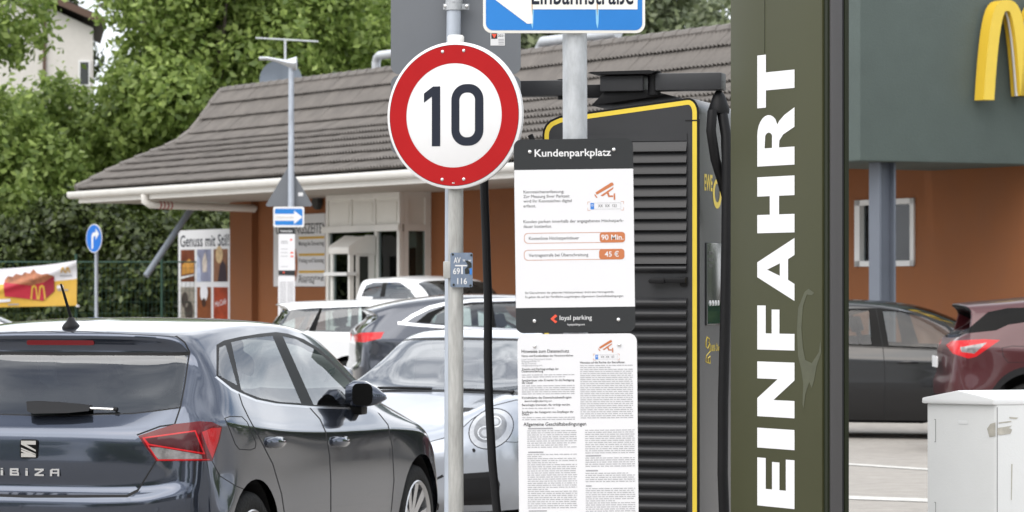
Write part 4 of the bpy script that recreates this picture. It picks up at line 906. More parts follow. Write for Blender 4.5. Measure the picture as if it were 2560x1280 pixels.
# ------------------------------------------------------------------ charging station
def charger():
    d = 14.25; yaw = R(-15); s = F / d; u0 = 1550
    rt = empty('charging_station', (P(u0, 0, d).x, d, 0), yaw, 'anthracite fast charging station with louvred side, yellow edge band and cable arms', 'charging station')
    cy = math.cos(yaw)
    def x(u): return (u - u0) / s / cy
    def z(v): return HC - (v - HOR) / s
    D = .80; xl, xr = x(1357), x(1745)
    out = [(xl, .12), (xr, .12), (xr, z(300))] + [(xr - .045 + .045 * math.cos(R(a)), z(283) + .06 * math.sin(R(a))) for a in (0, 20, 40, 60, 80, 98)] + [(x(1400), z(288))] + [(xl + .075 - .075 * math.cos(R(a)), z(334) + .072 * math.sin(R(a))) for a in (75, 55, 35, 15, 0)]
    MB().prism(out, 0, D).build('housing', M_['chargerside'], rt, bevel=.006)
    fr = [(p[0], p[1]) for p in out]
    def inset(poly, e):
        n = len(poly); cx_ = sum(p[0] for p in poly) / n; res = []
        for i in range(n):
            a, b, c = Vector(poly[i - 1]), Vector(poly[i]), Vector(poly[(i + 1) % n]); t1, t2 = (b - a).normalized(), (c - b).normalized(); nn = (Vector((-t1.y, t1.x)) + Vector((-t2.y, t2.x))).normalized(); k = max(.5, nn.dot(Vector((-t1.y, t1.x))))
            res.append(tuple(b + nn * e / k))
        return res
    i1, i2 = inset(fr, .009), inset(fr, .028)
    flat('edge_strip', [fr, i1], -.003, M_['charger_b'], rt); flat('yellow_band', [i1, i2], -.0035, M_['yellow'], rt)
    fp = flat('front_panel', [i2], -.0030, M_['charger'], rt)
    MB().box(i2[1][0] - .03, xr + .001, -.0052, -.0036, z(305), z(302)).build('joint', M_['gap'], rt)
    # louvers: the upper group hooded, the lower group rounded
    lx0, lx1 = x(1402), x(1716)
    vs_u = [354 + 28.0 * i for i in range(11)]
    def slat(v0, v1):
        m = MB(); za, zb = z(v0), z(v1); prf = [(-.004, za), (-.012, za - (za - zb) * .25), (-.024, za - (za - zb) * .8), (-.026, zb + .002), (-.006, zb), (-.004, zb + .001)]
        n = len(prf); vs = [(lx0, y, zz) for y, zz in prf] + [(lx1, y, zz) for y, zz in prf]
        m.add(vs, [(i, (i + 1) % n, n + (i + 1) % n, n + i) for i in range(n)] + [tuple(range(n)), tuple(range(n, 2 * n))[::-1]]); return m.build('louver', M_['slat'], rt, smooth=50)
    def slat2(v0, v1):
        m = MB(); za, zb = z(v0), z(v1); h = za - zb; prf = [(-.004, za)] + [(-.006 - .020 * math.sin(R(a)), za - h * .80 * (a / 150)) for a in range(15, 151, 15)] + [(-.006, zb + h * .12), (-.004, zb)]
        n = len(prf); vs = [(lx0, y, zz) for y, zz in prf] + [(lx1, y, zz) for y, zz in prf]
        m.add(vs, [(i, (i + 1) % n, n + (i + 1) % n, n + i) for i in range(n)] + [tuple(range(n)), tuple(range(n, 2 * n))[::-1]]); return m.build('louver', M_['slat'], rt, smooth=50)
    MB().box(lx0, lx1, -.008, -.0035, z(354), z(336)).build('louver_top_plate', M_['charger'], rt)  # raised plate above the first louver, same coat as the front panel
    for v in vs_u: slat(v, v + 27)
    slat2(660, 684)
    for i in range(24): slat2(744 + 28.2 * i, 744 + 28.2 * (i + 1) - .4)
    # handle
    hz = z(703); m = MB(); m.prism(rrect(x(1626), x(1666), hz - .010, hz + .012, .010, 5), -.05, -.026); m.box(x(1640), x(1716), -.040, -.022, hz - .008, hz + .014); h = m.build('handle', M_['charger_b'], rt, bevel=.004)
    MB().box(x(1700), x(1717), -.022, -.0032, hz - .02, hz + .02).build('handle_mount', M_['charger_b'], rt, bevel=.003)
    # right side: logo, display, plug icon (local plane x = xr)
    MS = Matrix.Translation((xr + .0015, 0, 0)) @ Matrix.Rotation(R(90), 4, 'Z')
    ks = 1 / (s * math.sin(R(15) - .042))               # metres along the side for one pixel
    def sx(u): return (u - 1748) * ks
    MB().box(xr - .01, xr + .0015, .0, .006, .12, z(300)).build('side_edge', M_['charger_b'], rt)
    text('lettering', 'EWE', sx(1761), z(474), (1783 - 1761) * ks, 38 / s, 0, M_['yellow'], rt, MS, bold=.03)
    flat('logo_ring', [circle(sx(1796), z(480), 12 * ks, 32, 38 / s), circle(sx(1796), z(478), 7 * ks, 32, 24 / s)], 0, M_['yellow'], rt, MS)
    dsp = MB().box(xr + .001, xr + .008, sx(1764), sx(1806), z(814), z(606)).build('display', M_['screen'], rt, bevel=.002)
    MB().box(xr + .008, xr + .009, sx(1766), sx(1804), z(810), z(755)).build('display_lower', M_['screen2'], dsp)
    for i in range(4): MB().lathe([(0, .004), (.011, .004), (.012, 0)], 'x', 12, (xr + .009, sx(1771 + 7.5 * i), z(758))).build('button', M_['signwhite'], dsp, smooth=40)
    for i in range(3): MB().box(xr + .008, xr + .0088, sx(1768), sx(1778), z(636 + 16 * i), z(628 + 16 * i)).build('display_text', M_['blind'], dsp)
    text('lettering', '100% Ökostrom', sx(1778), z(880), 40 * ks, 16 / s, 0, M_['yellow'], rt, MS, bold=.01)
    def ring(path, r): 
        m = MB(); m.tube([(xr + .0015, sx(u), z(v)) for u, v in path], r, 6); m.build('plug_icon', M_['yellow'], rt)
    ring([(1765, 855), (1768, 843), (1774, 848), (1774, 862), (1770, 872), (1765, 866), (1765, 855)], .0025); ring([(1772, 856), (1776, 862), (1776, 880), (1766, 890), (1765, 905), (1770, 908)], .0025); ring([(1770, 897), (1776, 892), (1776, 910), (1771, 908), (1770, 897)], .003)
    # cable management on the roof
    zt = lambda v: z(v)
    mt = MB(); mt.prism([(x(1470), zt(262)), (x(1640), zt(240)), (x(1660), zt(236)), (x(1600), zt(222)), (x(1505), zt(226))], .05, .45); mt.build('mast_foot', M_['charger_b'], rt, bevel=.004)
    MB().box(x(1497), x(1604), .02, .36, zt(227), zt(188)).build('mast_head', M_['charger'], rt, bevel=.006)
    MB().prism([(x(1472), zt(182)), (x(1500), zt(186)), (x(1630), zt(186)), (x(1640), zt(180)), (x(1625), zt(177)), (x(1480), zt(179))], -.02, .40).build('mast_cover', M_['charger_b'], rt)
    ra = MB().box(x(1634), x(1797), .02, .12, zt(227), zt(184)).build('cable_arm', M_['charger'], rt, bevel=.006)
    MB().lathe([(.0, .052), (.028, .05), (.028, -.05), (0, -.052)], 'z', 14, (x(1627), .06, (zt(184) + zt(230)) / 2)).build('arm_hinge', M_['charger_b'], rt, smooth=50)
    la = MB().box(x(1180), x(1398), .12, .22, zt(233), zt(193)).build('cable_arm', M_['charger'], rt, bevel=.006)
    MB().lathe([(0, .045), (.035, .043), (.035, -.043), (0, -.045)], 'z', 14, (x(1390), .17, (zt(195) + zt(236)) / 2)).build('arm_hinge', M_['charger_b'], rt, smooth=50)
    MB().box(x(1395), x(1500), .14, .20, zt(238), zt(205)).build('arm_link', M_['charger_b'], rt, bevel=.004)
    # cables
    xa = x(1785)
    MB().tube([(xa, .07, zt(228)), (xa, .07, zt(240)), (xa, .07, zt(275)), (xa, .07, zt(285))], [.012, .026, .046, .044], 14).build('cable_gland', M_['rubber'], rt, smooth=60)
    MB().tube([(x(1775), .02, zt(280)), (x(1774), .0, zt(330)), (x(1782), .02, zt(400)), (x(1797), .10, zt(480)), (x(1806), .2, zt(560))], .021, 12).build('cable', M_['rubber'], rt, smooth=60)
    MB().tube([(x(1793), .06, zt(276)), (x(1806), .04, zt(340)), (x(1811), .02, zt(420)), (x(1812), .0, zt(600)), (x(1811), -.02, zt(800)), (x(1806), -.02, zt(1000)), (x(1805), -.02, zt(1180)), (x(1808), .0, zt(1330)), (x(1812), .04, .08), (x(1790), .15, .03)], .0225, 14).build('cable', M_['rubber'], rt, smooth=60)
    MB().tube([(x(1186), .17, zt(232)), (x(1184), .16, zt(300)), (x(1186), .15, zt(470)), (x(1193), .14, zt(620)), (x(1199), .13, zt(760)), (x(1200), .12, zt(900)), (x(1205), .11, zt(1020)), (x(1214), .10, zt(1160)), (x(1228), .09, zt(1290)), (x(1240), .08, .15), (x(1262), .08, .04), (x(1330), .1, .03)], .0185, 14).build('cable', M_['rubber'], rt, smooth=60)
    MB().tube([(x(1300), .17, zt(330)), (x(1308), .17, zt(348)), (x(1330), .15, zt(365)), (x(1370), .13, zt(372))], .012, 8).build('cable', M_['rubber'], rt, smooth=60)
    MB().box(xl - .05, xr + .05, -.05, D + .05, 0, .12).build('plinth', M_['cabinet'], rt, bevel=.01)
charger()

def cabinet():
    d = 14.0; c = P(2490, 1000, d); yaw = R(18)
    rt = empty('utility_cabinet', (c.x, c.y, 0), 0, 'light grey polyester utility cabinet with scuffed corner beside the parking bays', 'utility cabinet')
    s = F / d; def_z = lambda v: HC - (v - HOR) / s
    # left face recedes to the back left, right face faces right of the camera
    wl = 155 / s; ang = R(52); lv = Vector((-math.sin(ang), math.cos(ang), 0)); a2 = R(38); rv = Vector((math.sin(R(72)), math.cos(R(72)), 0))
    Lw, Rw = wl / math.sin(ang) * 1.02, 1.0
    A, B, C_, D_ = Vector((0, 0, 0)), lv * Lw, lv * Lw + rv * Rw, rv * Rw
    zt = def_z(1005)
    m = MB(); q = [A, D_, C_, B]
    m.add([v + Vector((0, 0, 0)) for v in q] + [v + Vector((0, 0, zt)) for v in q], [(0, 1, 5, 4), (1, 2, 6, 5), (2, 3, 7, 6), (3, 0, 4, 7), (4, 5, 6, 7)]); m.build('body', M_['cabinet'], rt, bevel=.012)
    cen = (A + C_) / 2; q2 = [cen + (v - cen) * 1.035 for v in q]; zc = def_z(1011)
    m = MB(); ap = [q2[0].lerp(q2[3], .5) + Vector((0, 0, zt + .045)), q2[1].lerp(q2[2], .5) + Vector((0, 0, zt + .045))]
    top = [v + Vector((0, 0, zt + .012)) for v in q2]; low = [v + Vector((0, 0, zt - .012)) for v in q2]
    m.add(low + top + ap, [(0, 1, 5, 4), (1, 2, 6, 5), (2, 3, 7, 6), (3, 0, 4, 7), (4, 5, 9, 8), (6, 7, 8, 9), (7, 4, 8), (5, 6, 9), (3, 2, 1, 0)]); m.build('roof', M_['cabinet_t'], rt, bevel=.006)
    Ml = Matrix.Translation((0, 0, 0)) @ Matrix(((-lv.x, rv.x * 0 + 0, 0, 0), (-lv.y, 1, 0, 0), (0, 0, 1, 0), (0, 0, 0, 1)))
    def onl(u, v): 
        n = Vector((-lv.y, lv.x, 0)); p = on_plane(u, v, c, n) - Vector((c.x, c.y, 0)); return p
    def onr(u, v):
        n = Vector((-rv.y, rv.x, 0)); p = on_plane(u, v, c, n) - Vector((c.x, c.y, 0)); return p
    nl = Vector((-lv.y, lv.x, 0)); nl = nl if nl.y < 0 else -nl; nr = Vector((rv.y, -rv.x, 0)); nr = nr if nr.y < 0 else -nr
    def patch(name, pts, f, n, mt, off=.0015): m = MB(); m.add([f(*p) + n * off for p in pts], [tuple(range(len(pts)))]); return m.build(name, M_[mt], rt)
    patch('door_joint', [(2492, 1018), (2493.5, 1018), (2493.5, 1400), (2492, 1400)], onr, nr, 'seamgrey')
    for v0, v1 in ((1048, 1104), (1255, 1320)):
        for a in (((2336, v0), (2340, v0), (2340, v0 + 1), (2336, v0 + 1)), ((2339, v0), (2340, v0), (2340, v1), (2339, v1)), ((2336, v1), (2340, v1), (2340, v1 + 1), (2336, v1 + 1))): patch('hinge_joint', a, onl, nl, 'seamgrey')
    patch('maker_plate', [(2396, 1050), (2420, 1051), (2420, 1060), (2396, 1059)], onl, nl, 'cabinet_t'); 
    patch('scuff', [(2468, 1072), (2476, 1060), (2489, 1056), (2489, 1090), (2474, 1093)], onl, nl, 'scuff')
    for a in ([(2493, 1070), (2530, 1064), (2522, 1070), (2530, 1074), (2526, 1084), (2500, 1088), (2493, 1086)], [(2496, 1056), (2528, 1052), (2528, 1055), (2496, 1059)], [(2528, 1160), (2531, 1160), (2529, 1250), (2527, 1250)], [(2522, 1042), (2546, 1044), (2540, 1048), (2524, 1046)]): patch('scuff', a, onr, nr, 'scuff')
    MB().box(-.05 - .6, 1.1, -.08, .9, -.02, .04).build('plinth', M_['cabinet'], rt)
cabinet()

# ------------------------------------------------------------------ lamp pole with small signs, blue arrow sign
def lamp_pole():
    d = 56; s = F / d; u0 = 728
    rt = empty('street_lamp', (P(u0, 0, d).x, d, 0), 0, 'slim grey lamp pole carrying a triangular sign back and one way arrow', 'street lamp')
    def x(u): return (u - u0) / s
    def z(v): return HC - (v - HOR) / s
    MB().tube([(0, 0, 0), (0, 0, z(560)), (.0, 0, z(160))], [.06, .055, .043], 14).build('pole', M_['galv_back'], rt, smooth=60)
    hd = MB(); pts = [(742, 158, .10), (735, 160, .11), (715, 157, .10), (690, 150, .085), (668, 146, .06), (648, 146, .03)]
    vs, fs = [], []
    for u, v, w_ in pts:
        h = .05 if u > 700 else .03
        for a in range(8): an = a * math.pi / 4; vs.append((x(u), math.cos(an) * w_ * 1.6, z(v) + math.sin(an) * (h + (0.06 if u > 720 else 0))))
    for i in range(len(pts) - 1):
        for a in range(8): fs.append((i * 8 + a, i * 8 + (a + 1) % 8, i * 8 + 8 + (a + 1) % 8, i * 8 + 8 + a))
    fs += [tuple(range(8)), tuple(range(40, 48))[::-1]]; hd.add(vs, fs); hd.build('lamp_head', M_['duct'], rt, smooth=60)
    MB().prism([(x(664), z(512)), (x(667), z(516)), (x(777), z(516)), (x(780), z(511)), (x(724), z(416)), (x(720), z(416))], .05, .056).build('triangle_sign', M_['signgrey'], rt)
    flat('sticker', [rrect(x(745), x(757), z(490), z(481), .005, 2)], .048, M_['signwhite'], rt)
    ow = MB().prism(rrect(x(684), x(761), z(568), z(517), .03, 4), -.075, -.06).build('one_way_sign', M_['signwhite'], rt)
    flat('blue_field', [rrect(x(688), x(757), z(563), z(522), .02, 4)], -.0765, M_['signblue'], ow)
    flat('arrow', [[(x(u), z(v)) for u, v in ((688, 535), (736, 535), (736, 527), (757, 543), (736, 560), (736, 552), (688, 552))]], -.078, M_['signwhite'], ow)
    text('lettering', 'Einbahnstraße', x(691), z(547), 44 / s, 7 / s, -.0792, M_['scuff'], ow)
    pn = MB().prism(rrect(x(697), x(738), z(688), z(569), .02, 4), -.075, -.066).build('parking_panel', M_['panelblack'], rt)
    flat('white_field', [rrect(x(697), x(738), z(676), z(585), .002, 1)], -.0765, M_['panelwhite'], pn)
    text('lettering', 'Kundenparkplatz', x(702), z(580), 30 / s, 5 / s, -.0765, M_['signwhite'], pn, bold=.01)
    for v in (630, 639): flat('pill', [rrect(x(727), x(734), z(v + 4), z(v), .008, 3)], -.078, M_['redorange'], pn)
    flat('icon', [rrect(x(726), x(731), z(602), z(597), .008, 3)], -.078, M_['redorange'], pn); flat('logo_mark', [rrect(x(708), x(712), z(683), z(679), .004, 2)], -.078, M_['redorange'], pn)
    for v in (602, 605, 608, 622, 631, 640, 666): flat('small_print', [rrect(x(703), x(720), z(v + 1.2), z(v), .001, 1)], -.078, M_['inkgrey'], pn)
    p2 = MB().prism(rrect(x(696), x(738), z(820), z(690), .02, 4), -.075, -.066).build('terms_panel', M_['panelwhite'], rt)
    m = MB()
    for c in (0, 1):
        for i in range(20): m.box(x(700 + 19 * c), x(716 + 19 * c), -.0765, -.0755, z(706.6 + 4.5 * i), z(705 + 4.5 * i))
    tag(m.build('fine_print', M_['inkgrey'], p2), kind='stuff')
lamp_pole()
def arrow_sign():
    d = 70.5; s = F / d; u0 = 241
    yaw = R(-50)
    rt = empty('direction_sign', (P(u0, 0, d).x, d, 0), yaw, 'round blue turn right arrow sign on a thin grey post before the hedge', 'traffic sign')
    z = lambda v: HC - (v - HOR) / s
    MB().tube([(0, 0, 0), (0, 0, z(566))], .038, 12).build('post', M_['galv_back'], rt, smooth=60)
    r = 36 / s; zc = z(596)
    pl = MB().lathe([(0, -.06), (r, -.06), (r, -.045), (0, -.045)], 'y', 40, (0, 0, zc)).build('plate', M_['signwhite'], rt, smooth=40)
    flat('blue_disc', [circle(0, zc, r * .94, 40)], -.0615, M_['signblue2'], pl)
    ar = [(-.30, -.72), (-.08, -.72), (-.08, .05), (.02, .16), (.22, .16), (.22, -.10), (.66, .30), (.22, .70), (.22, .42), (-.02, .42), (-.20, .34), (-.30, .16)]
    flat('arrow', [[(a * r, zc + b * r) for a, b in ar]], -.063, M_['signwhite'], pl)
arrow_sign()

# ------------------------------------------------------------------ cars
def pchip(Y, q):
    Y = np.asarray(Y, float); n = len(Y); d = np.diff(Y, axis=0); m = np.zeros_like(Y)
    a, b = d[:-1], d[1:]; ok = a * b > 0; den = np.where(ok, a + b, 1); m[1:-1] = np.where(ok, 2 * a * b / den, 0)
    m[1:-1] = .5 * m[1:-1] + .5 * np.where(ok, (a + b) / 2, 0)
    m[0] = d[0]; m[-1] = d[-1]; q = np.asarray(q); i = np.clip(q.astype(int), 0, n - 2); t = (q - i).reshape(-1, *([1] * (Y.ndim - 1)))
    h00 = (1 + 2 * t) * (1 - t) ** 2; h10 = t * (1 - t) ** 2; h01 = t * t * (3 - 2 * t); h11 = t * t * (t - 1)
    return h00 * Y[i] + h10 * m[i] + h01 * Y[i + 1] + h11 * m[i + 1]
def knots(G, axis, du):
    L = np.linalg.norm(np.diff(G, axis=axis), axis=2); L = L.max(axis=1 - axis); out = []
    for i, l in enumerate(L):
        k = max(1, int(round(l / du))); out += [i + j / k for j in range(k)]
    return np.array(out + [len(L)])
def inpoly(x, y, P_):
    c = False; j = len(P_) - 1
    for i in range(len(P_)):
        xi, yi = P_[i]; xj, yj = P_[j]
        if (yi > y) != (yj > y) and x < (xj - xi) * (y - yi) / (yj - yi) + xi: c = not c
        j = i
    return c
def segdist(x, y, P_):
    best = 1e9
    for (ax, ay), (bx, by) in zip(P_, P_[1:]):
        dx, dy = bx - ax, by - ay; l = dx * dx + dy * dy; t = max(0, min(1, ((x - ax) * dx + (y - ay) * dy) / l)) if l else 0
        e = (x - ax - t * dx) ** 2 + (y - ay - t * dy) ** 2; best = min(best, e)
    return best ** .5
def seat_mesh(m, x, y, zs):
    for (x0, x1, z0, z1, w_) in ((-.02, .50, zs, zs + .16, .25), ):
        m.box(x + x0, x + x1, y - w_, y + w_, z0, z1)
    M = Matrix.Translation((x, y, zs + .1)) @ Matrix.Rotation(R(-17), 4, 'Y'); m.box(-.07, .07, -.24, .24, 0, .58, M=M); m.box(-.05, .05, -.13, .13, .63, .80, M=M); m.box(-.015, .015, -.06, .06, .56, .66, M=M)
WHEELS = {}
def wheel(root, x, y, r, w_, spokes, side):
    key = (round(r, 3), w_, spokes)
    if key not in WHEELS:
        t = MB().lathe([(r * .70, -w_ / 2 + .01), (r * .74, -w_ / 2), (r * .90, -w_ / 2), (r * .975, -w_ * .42), (r, -w_ * .30), (r, w_ * .30), (r * .975, w_ * .42), (r * .90, w_ / 2), (r * .74, w_ / 2), (r * .70, w_ / 2 - .01)], 'y', 48)
        m = MB(); m.lathe([(r * .73, w_ / 2 - .002), (r * .71, w_ / 2 + .004), (r * .67, w_ / 2 - .012), (r * .65, -w_ * .1), (r * .66, -w_ / 2)], 'y', 48)
        for k in range(spokes):
            a = 2 * math.pi * k / spokes
            for sg, wd in ((1, .022),):
                Mx = Matrix.Rotation(a, 4, 'Y'); y1 = w_ / 2
                pts = [(.03, y1 - .035, -wd), (r * .68, y1 - .012, -wd * 1.35), (r * .68, y1 - .012, wd * 1.35), (.03, y1 - .035, wd), (.03, y1 - .06, -wd * .7), (r * .66, y1 - .06, -wd), (r * .66, y1 - .06, wd), (.03, y1 - .06, wd * .7)]
                m.add([Mx @ Vector(p) for p in pts], [(0, 1, 2, 3), (7, 6, 5, 4), (0, 4, 5, 1), (3, 2, 6, 7), (1, 5, 6, 2), (0, 3, 7, 4)])
        m.lathe([(0, w_ / 2 - .022), (.035, w_ / 2 - .024), (.06, w_ / 2 - .034), (.06, w_ / 2 - .07)], 'y', 20)
        dk = MB().lathe([(0, -.01), (r * .655, -.01)], 'y', 32)
        WHEELS[key] = (t, m, dk)
    t, m, dk = WHEELS[key]; objs = []
    if isinstance(t, MB):
        a = t.build('wheel', M_['tyre'], root, smooth=40); b = m.build('rim', M_['alloy'], a, smooth=30); c = dk.build('brake_disc', M_['gap'], a); WHEELS[key] = (a.data, b.data, c.data)
    else:
        a = link('wheel', t, None, root); b = link('rim', m, None, a); c = link('brake_disc', dk, None, a)
    a.location = (x, y, r); a.rotation_euler = (0, R(11), 0 if side > 0 else math.pi)
    return a

def make_car(name, label, G, pose, paintm, sgn, px_ops, spec, cat='car', group=None, du=.035, nsm=2):
    (X, Y), hd = pose; rz = math.pi / 2 - R(hd)
    rt = empty(name, (X, Y, 0), rz, label, cat, group)
    Mw = Matrix.Translation((X, Y, 0)) @ Matrix.Rotation(rz, 4, 'Z'); Mi = Mw.inverted(); camL = Mi @ Vector((0, 0, HC))
    G = np.array(G, float); us, vs = knots(G, 0, du), knots(G, 1, du * .8)
    A = pchip(G, us); A = pchip(A.transpose(1, 0, 2), vs).transpose(1, 0, 2)
    for _ in range(nsm):
        B = A.copy(); B[1:-1, 1:-1] = .5 * A[1:-1, 1:-1] + .125 * (A[2:, 1:-1] + A[:-2, 1:-1] + A[1:-1, 2:] + A[1:-1, :-2])
        B[1:-1, 0] = .5 * A[1:-1, 0] + .125 * (A[2:, 0] + A[:-2, 0]) + .25 * A[1:-1, 1]; B[:, 0, 1] = 0
        if spec.get('crease'): mk_ = (np.abs(vs - 6)[None, :] < .45) & ((us > 4) & (us < 15))[:, None]; B = np.where(mk_[..., None], A, B)
        B[1:-1, -1] = .5 * A[1:-1, -1] + .25 * (A[2:, -1] + A[:-2, -1]); A = B
    nu, nv = A.shape[:2]; bm = bmesh.new(); LT = bm.faces.layers.int.new('tag'); LU = bm.faces.layers.float.new('u'); LV = bm.faces.layers.float.new('v')
    V = [[bm.verts.new((p[0], p[1] * sgn, p[2])) for p in row] for row in A]
    for i in range(nu - 1):
        for j in range(nv - 1):
            q = (V[i][j], V[i + 1][j], V[i + 1][j + 1], V[i][j + 1])
            f = bm.faces.new(q if sgn > 0 else q[::-1]); f[LU] = (us[i] + us[i + 1]) / 2; f[LV] = (vs[j] + vs[j + 1]) / 2
    bm.normal_update()
    tot = sum(f.normal.dot(f.calc_center_median() - Vector((1.3, 0, .7))) for f in bm.faces)
    if tot < 0: bmesh.ops.reverse_faces(bm, faces=bm.faces[:]); bm.normal_update()
    TAGS = ['body']
    def tid(t):
        if t not in TAGS: TAGS.append(t)
        return TAGS.index(t)
    cache = {}
    def pp(v):
        r = cache.get(v)
        if r is None or r[0] != v.co[:]:
            w_ = Mw @ v.co; r = (v.co[:], CX + w_.x / w_.y * F, HOR - (w_.z - HC) / w_.y * F); cache[v] = r
        return r[1], r[2]
    def xz(v): return v.co.x, v.co.z
    def cut(cands, proj, p, q, plane, mg):
        x0, x1 = min(p[0], q[0]) - mg, max(p[0], q[0]) + mg; y0, y1 = min(p[1], q[1]) - mg, max(p[1], q[1]) + mg
        sub = []; rest_ = []
        for f in cands:
            if not f.is_valid: continue
            c = [proj(v) for v in f.verts]
            if max(a for a, _ in c) < x0 or min(a for a, _ in c) > x1 or max(b for _, b in c) < y0 or min(b for _, b in c) > y1: rest_.append(f)
            else: sub.append(f)
        if not sub: return rest_
        es = {e for f in sub for e in f.edges}; vv = {v for f in sub for v in f.verts}
        r = bmesh.ops.bisect_plane(bm, geom=list(vv) + list(es) + sub, dist=2e-4, plane_co=plane[0], plane_no=plane[1])
        return rest_ + [g for g in r['geom'] if isinstance(g, bmesh.types.BMFace)]
    def rayL(u, v): return (Mi.to_3x3() @ Vector(((u - CX) / F, 1, -(v - HOR) / F)))
    def pxplane(p, q): return (camL, rayL(*p).cross(rayL(*q)).normalized())
    def cand_px(pts, mg=10):
        x0, x1 = min(p[0] for p in pts) - mg, max(p[0] for p in pts) + mg; y0, y1 = min(p[1] for p in pts) - mg, max(p[1] for p in pts) + mg; out = []
        for f in bm.faces:
            if f.normal.dot(camL - f.calc_center_median()) <= 0: continue
            c = [pp(v) for v in f.verts]
            if not (max(a for a, _ in c) < x0 or min(a for a, _ in c) > x1 or max(b for _, b in c) < y0 or min(b for _, b in c) > y1): out.append(f)
        return out
    def fc(f):
        c = f.calc_center_median(); w_ = Mw @ c; return CX + w_.x / w_.y * F, HOR - (w_.z - HC) / w_.y * F
    # wheel arches
    for (ax, ar, az) in spec['arches']:
        pts = [(ax + ar * math.cos(R(a)), az + ar * math.sin(R(a))) for a in range(0, 181, 9)]; pts = [(ax + ar, -.2)] + pts + [(ax - ar, -.2)]
        cd = [f for f in bm.faces if abs(f.calc_center_median().y) > .45 and abs(f.calc_center_median().x - ax) < ar + .15 and f.calc_center_median().z < az + ar + .1]
        for p, q in zip(pts, pts[1:]):
            t = Vector((q[0] - p[0], 0, q[1] - p[1])); cd = cut(cd, xz, p, q, (Vector((p[0], 0, p[1])), Vector((t.z, 0, -t.x)).normalized()), .03)
        kill = [f for f in cd if f.is_valid and inpoly(f.calc_center_median().x, f.calc_center_median().z, pts)]
        bmesh.ops.delete(bm, geom=kill, context='FACES')
    # glass and panels given by surface parameters (the sides the photograph does not show)
    for (t, u0, u1, v0, v1) in spec.get('param', []):
        k = tid(t)
        for f in bm.faces:
            if u0 < f[LU] < u1 and v0 < f[LV] < v1: f[LT] = k
    for op in px_ops:
        kind, t, pts = op[:3]; k = tid(t)
        if kind == 'poly':
            cd = cand_px(pts); ring = pts + [pts[0]]
            for p, q in zip(ring, ring[1:]): cd = cut(cd, pp, p, q, pxplane(p, q), 1.5)
            only = op[3] if len(op) > 3 else None
            for f in cd:
                if f.is_valid and (only is None or TAGS[f[LT]] in only):
                    c = fc(f)
                    if inpoly(c[0], c[1], pts): f[LT] = k
        else:
            w_ = op[3] / 2; cd = cand_px(pts, 10 + w_)
            for p, q in zip(pts, pts[1:]):
                dx, dy = q[0] - p[0], q[1] - p[1]; l = math.hypot(dx, dy); nx_, ny = -dy / l * w_, dx / l * w_
                for sg in (1, -1):
                    a, b = (p[0] + nx_ * sg, p[1] + ny * sg), (q[0] + nx_ * sg, q[1] + ny * sg); cd = cut(cd, pp, a, b, pxplane(a, b), 1.2 + w_)
            only = op[4] if len(op) > 4 else None
            for f in cd:
                if f.is_valid and (only is None or TAGS[f[LT]] in only):
                    c = fc(f)
                    if segdist(c[0], c[1], pts) < w_ * 1.03: f[LT] = k
    bm.normal_update(); bvh = BVHTree.FromBMesh(bm)
    def hit(u, v, off=0):
        r_ = rayL(u, v).normalized(); p, n, i, d_ = bvh.ray_cast(camL, r_)
        if p is None:
            fl = Vector((1, -1, 1)); p, n, i, d_ = bvh.ray_cast(camL * fl, r_ * fl)
            if p is not None: p, n = p * fl, n * fl
        return (p + n * off, n) if p is not None else (None, None)
    defs = dict(spec['tags']); defs['body'] = ('body', paintm, 'join', None); made = {}
    groups = {}
    for f in bm.faces: groups.setdefault(TAGS[f[LT]], []).append(f)
    order = [t for t in groups if defs[t][3] is None] + [t for t in groups if defs[t][3] is not None]
    def emit(nm, faces, mk, par, mirror, sides):
        ids, vl, fl = {}, [], []
        for f in faces:
            idx = []
            for v in f.verts:
                if v not in ids:
                    ids[v] = len(vl); n = v.normal.copy()
                    if abs(v.co.y) < 1e-4: n.y = 0; n.normalize()
                    vl.append((v.co.copy(), n))
                idx.append(ids[v])
            fl.append(idx)
        VV, NN, FF = [], [], []
        for s_ in sides:
            o = len(VV); sg = 1 if s_ == 0 else -1
            VV += [(c.x, c.y * sg, c.z) for c, n in vl]; NN += [(n.x, n.y * sg, n.z) for c, n in vl]
            FF += [[i + o for i in (f if s_ == 0 else f[::-1])] for f in fl]
        me = bpy.data.meshes.new(nm); me.from_pydata(VV, [], FF); me.polygons.foreach_set('use_smooth', [True] * len(FF)); me.normals_split_custom_set_from_vertices(NN)
        o_ = link(nm, me, mk, par)
        if nm == 'panel_gap': o_['kind'] = 'stuff'
        return o_
    for t in order:
        nm, mk, mode, par = defs[t]; fs = groups[t]; mk = M_[mk] if isinstance(mk, str) else mk
        if mode == 'join': made[t] = [emit(nm, fs, mk, rt if par is None else made[par][0], False, (0, 1))]
        else:
            pr = made[par] if par else None
            made[t] = [emit(nm, fs, mk, rt if not pr else pr[0], False, (0,)), emit(nm, fs, mk, rt if not pr else pr[-1], False, (1,))]
    bm.free()
    # running gear, tub, seats
    wr = spec['wheel_r']; ty = spec['track']
    for (ax, ar, az) in spec['arches']:
        for sd in (1, -1):
            wheel(rt, ax, sd * (ty - .105), wr, .20, spec.get('spokes', 10), sd)
            m = MB().lathe([(ar + .006, .30), (ar + .006, -.09 + .0)], 'y', 40, (ax, 0, az)); m.v = [(x, (ty - .10 - .24 + h_ * 1.0) * sd if False else (ty - .42 + (y + .09)) * sd, z) for (x, y, z), h_ in zip(m.v, [0] * len(m.v))]
            m.lathe([(0, 0), (ar + .006, 0)], 'y', 40, (ax, (ty - .42) * sd, az)); m.f = [f for f in m.f if sum(m.v[i][2] for i in f) / len(f) > .12]; m.build('wheel_well', M_['gap'], rt)
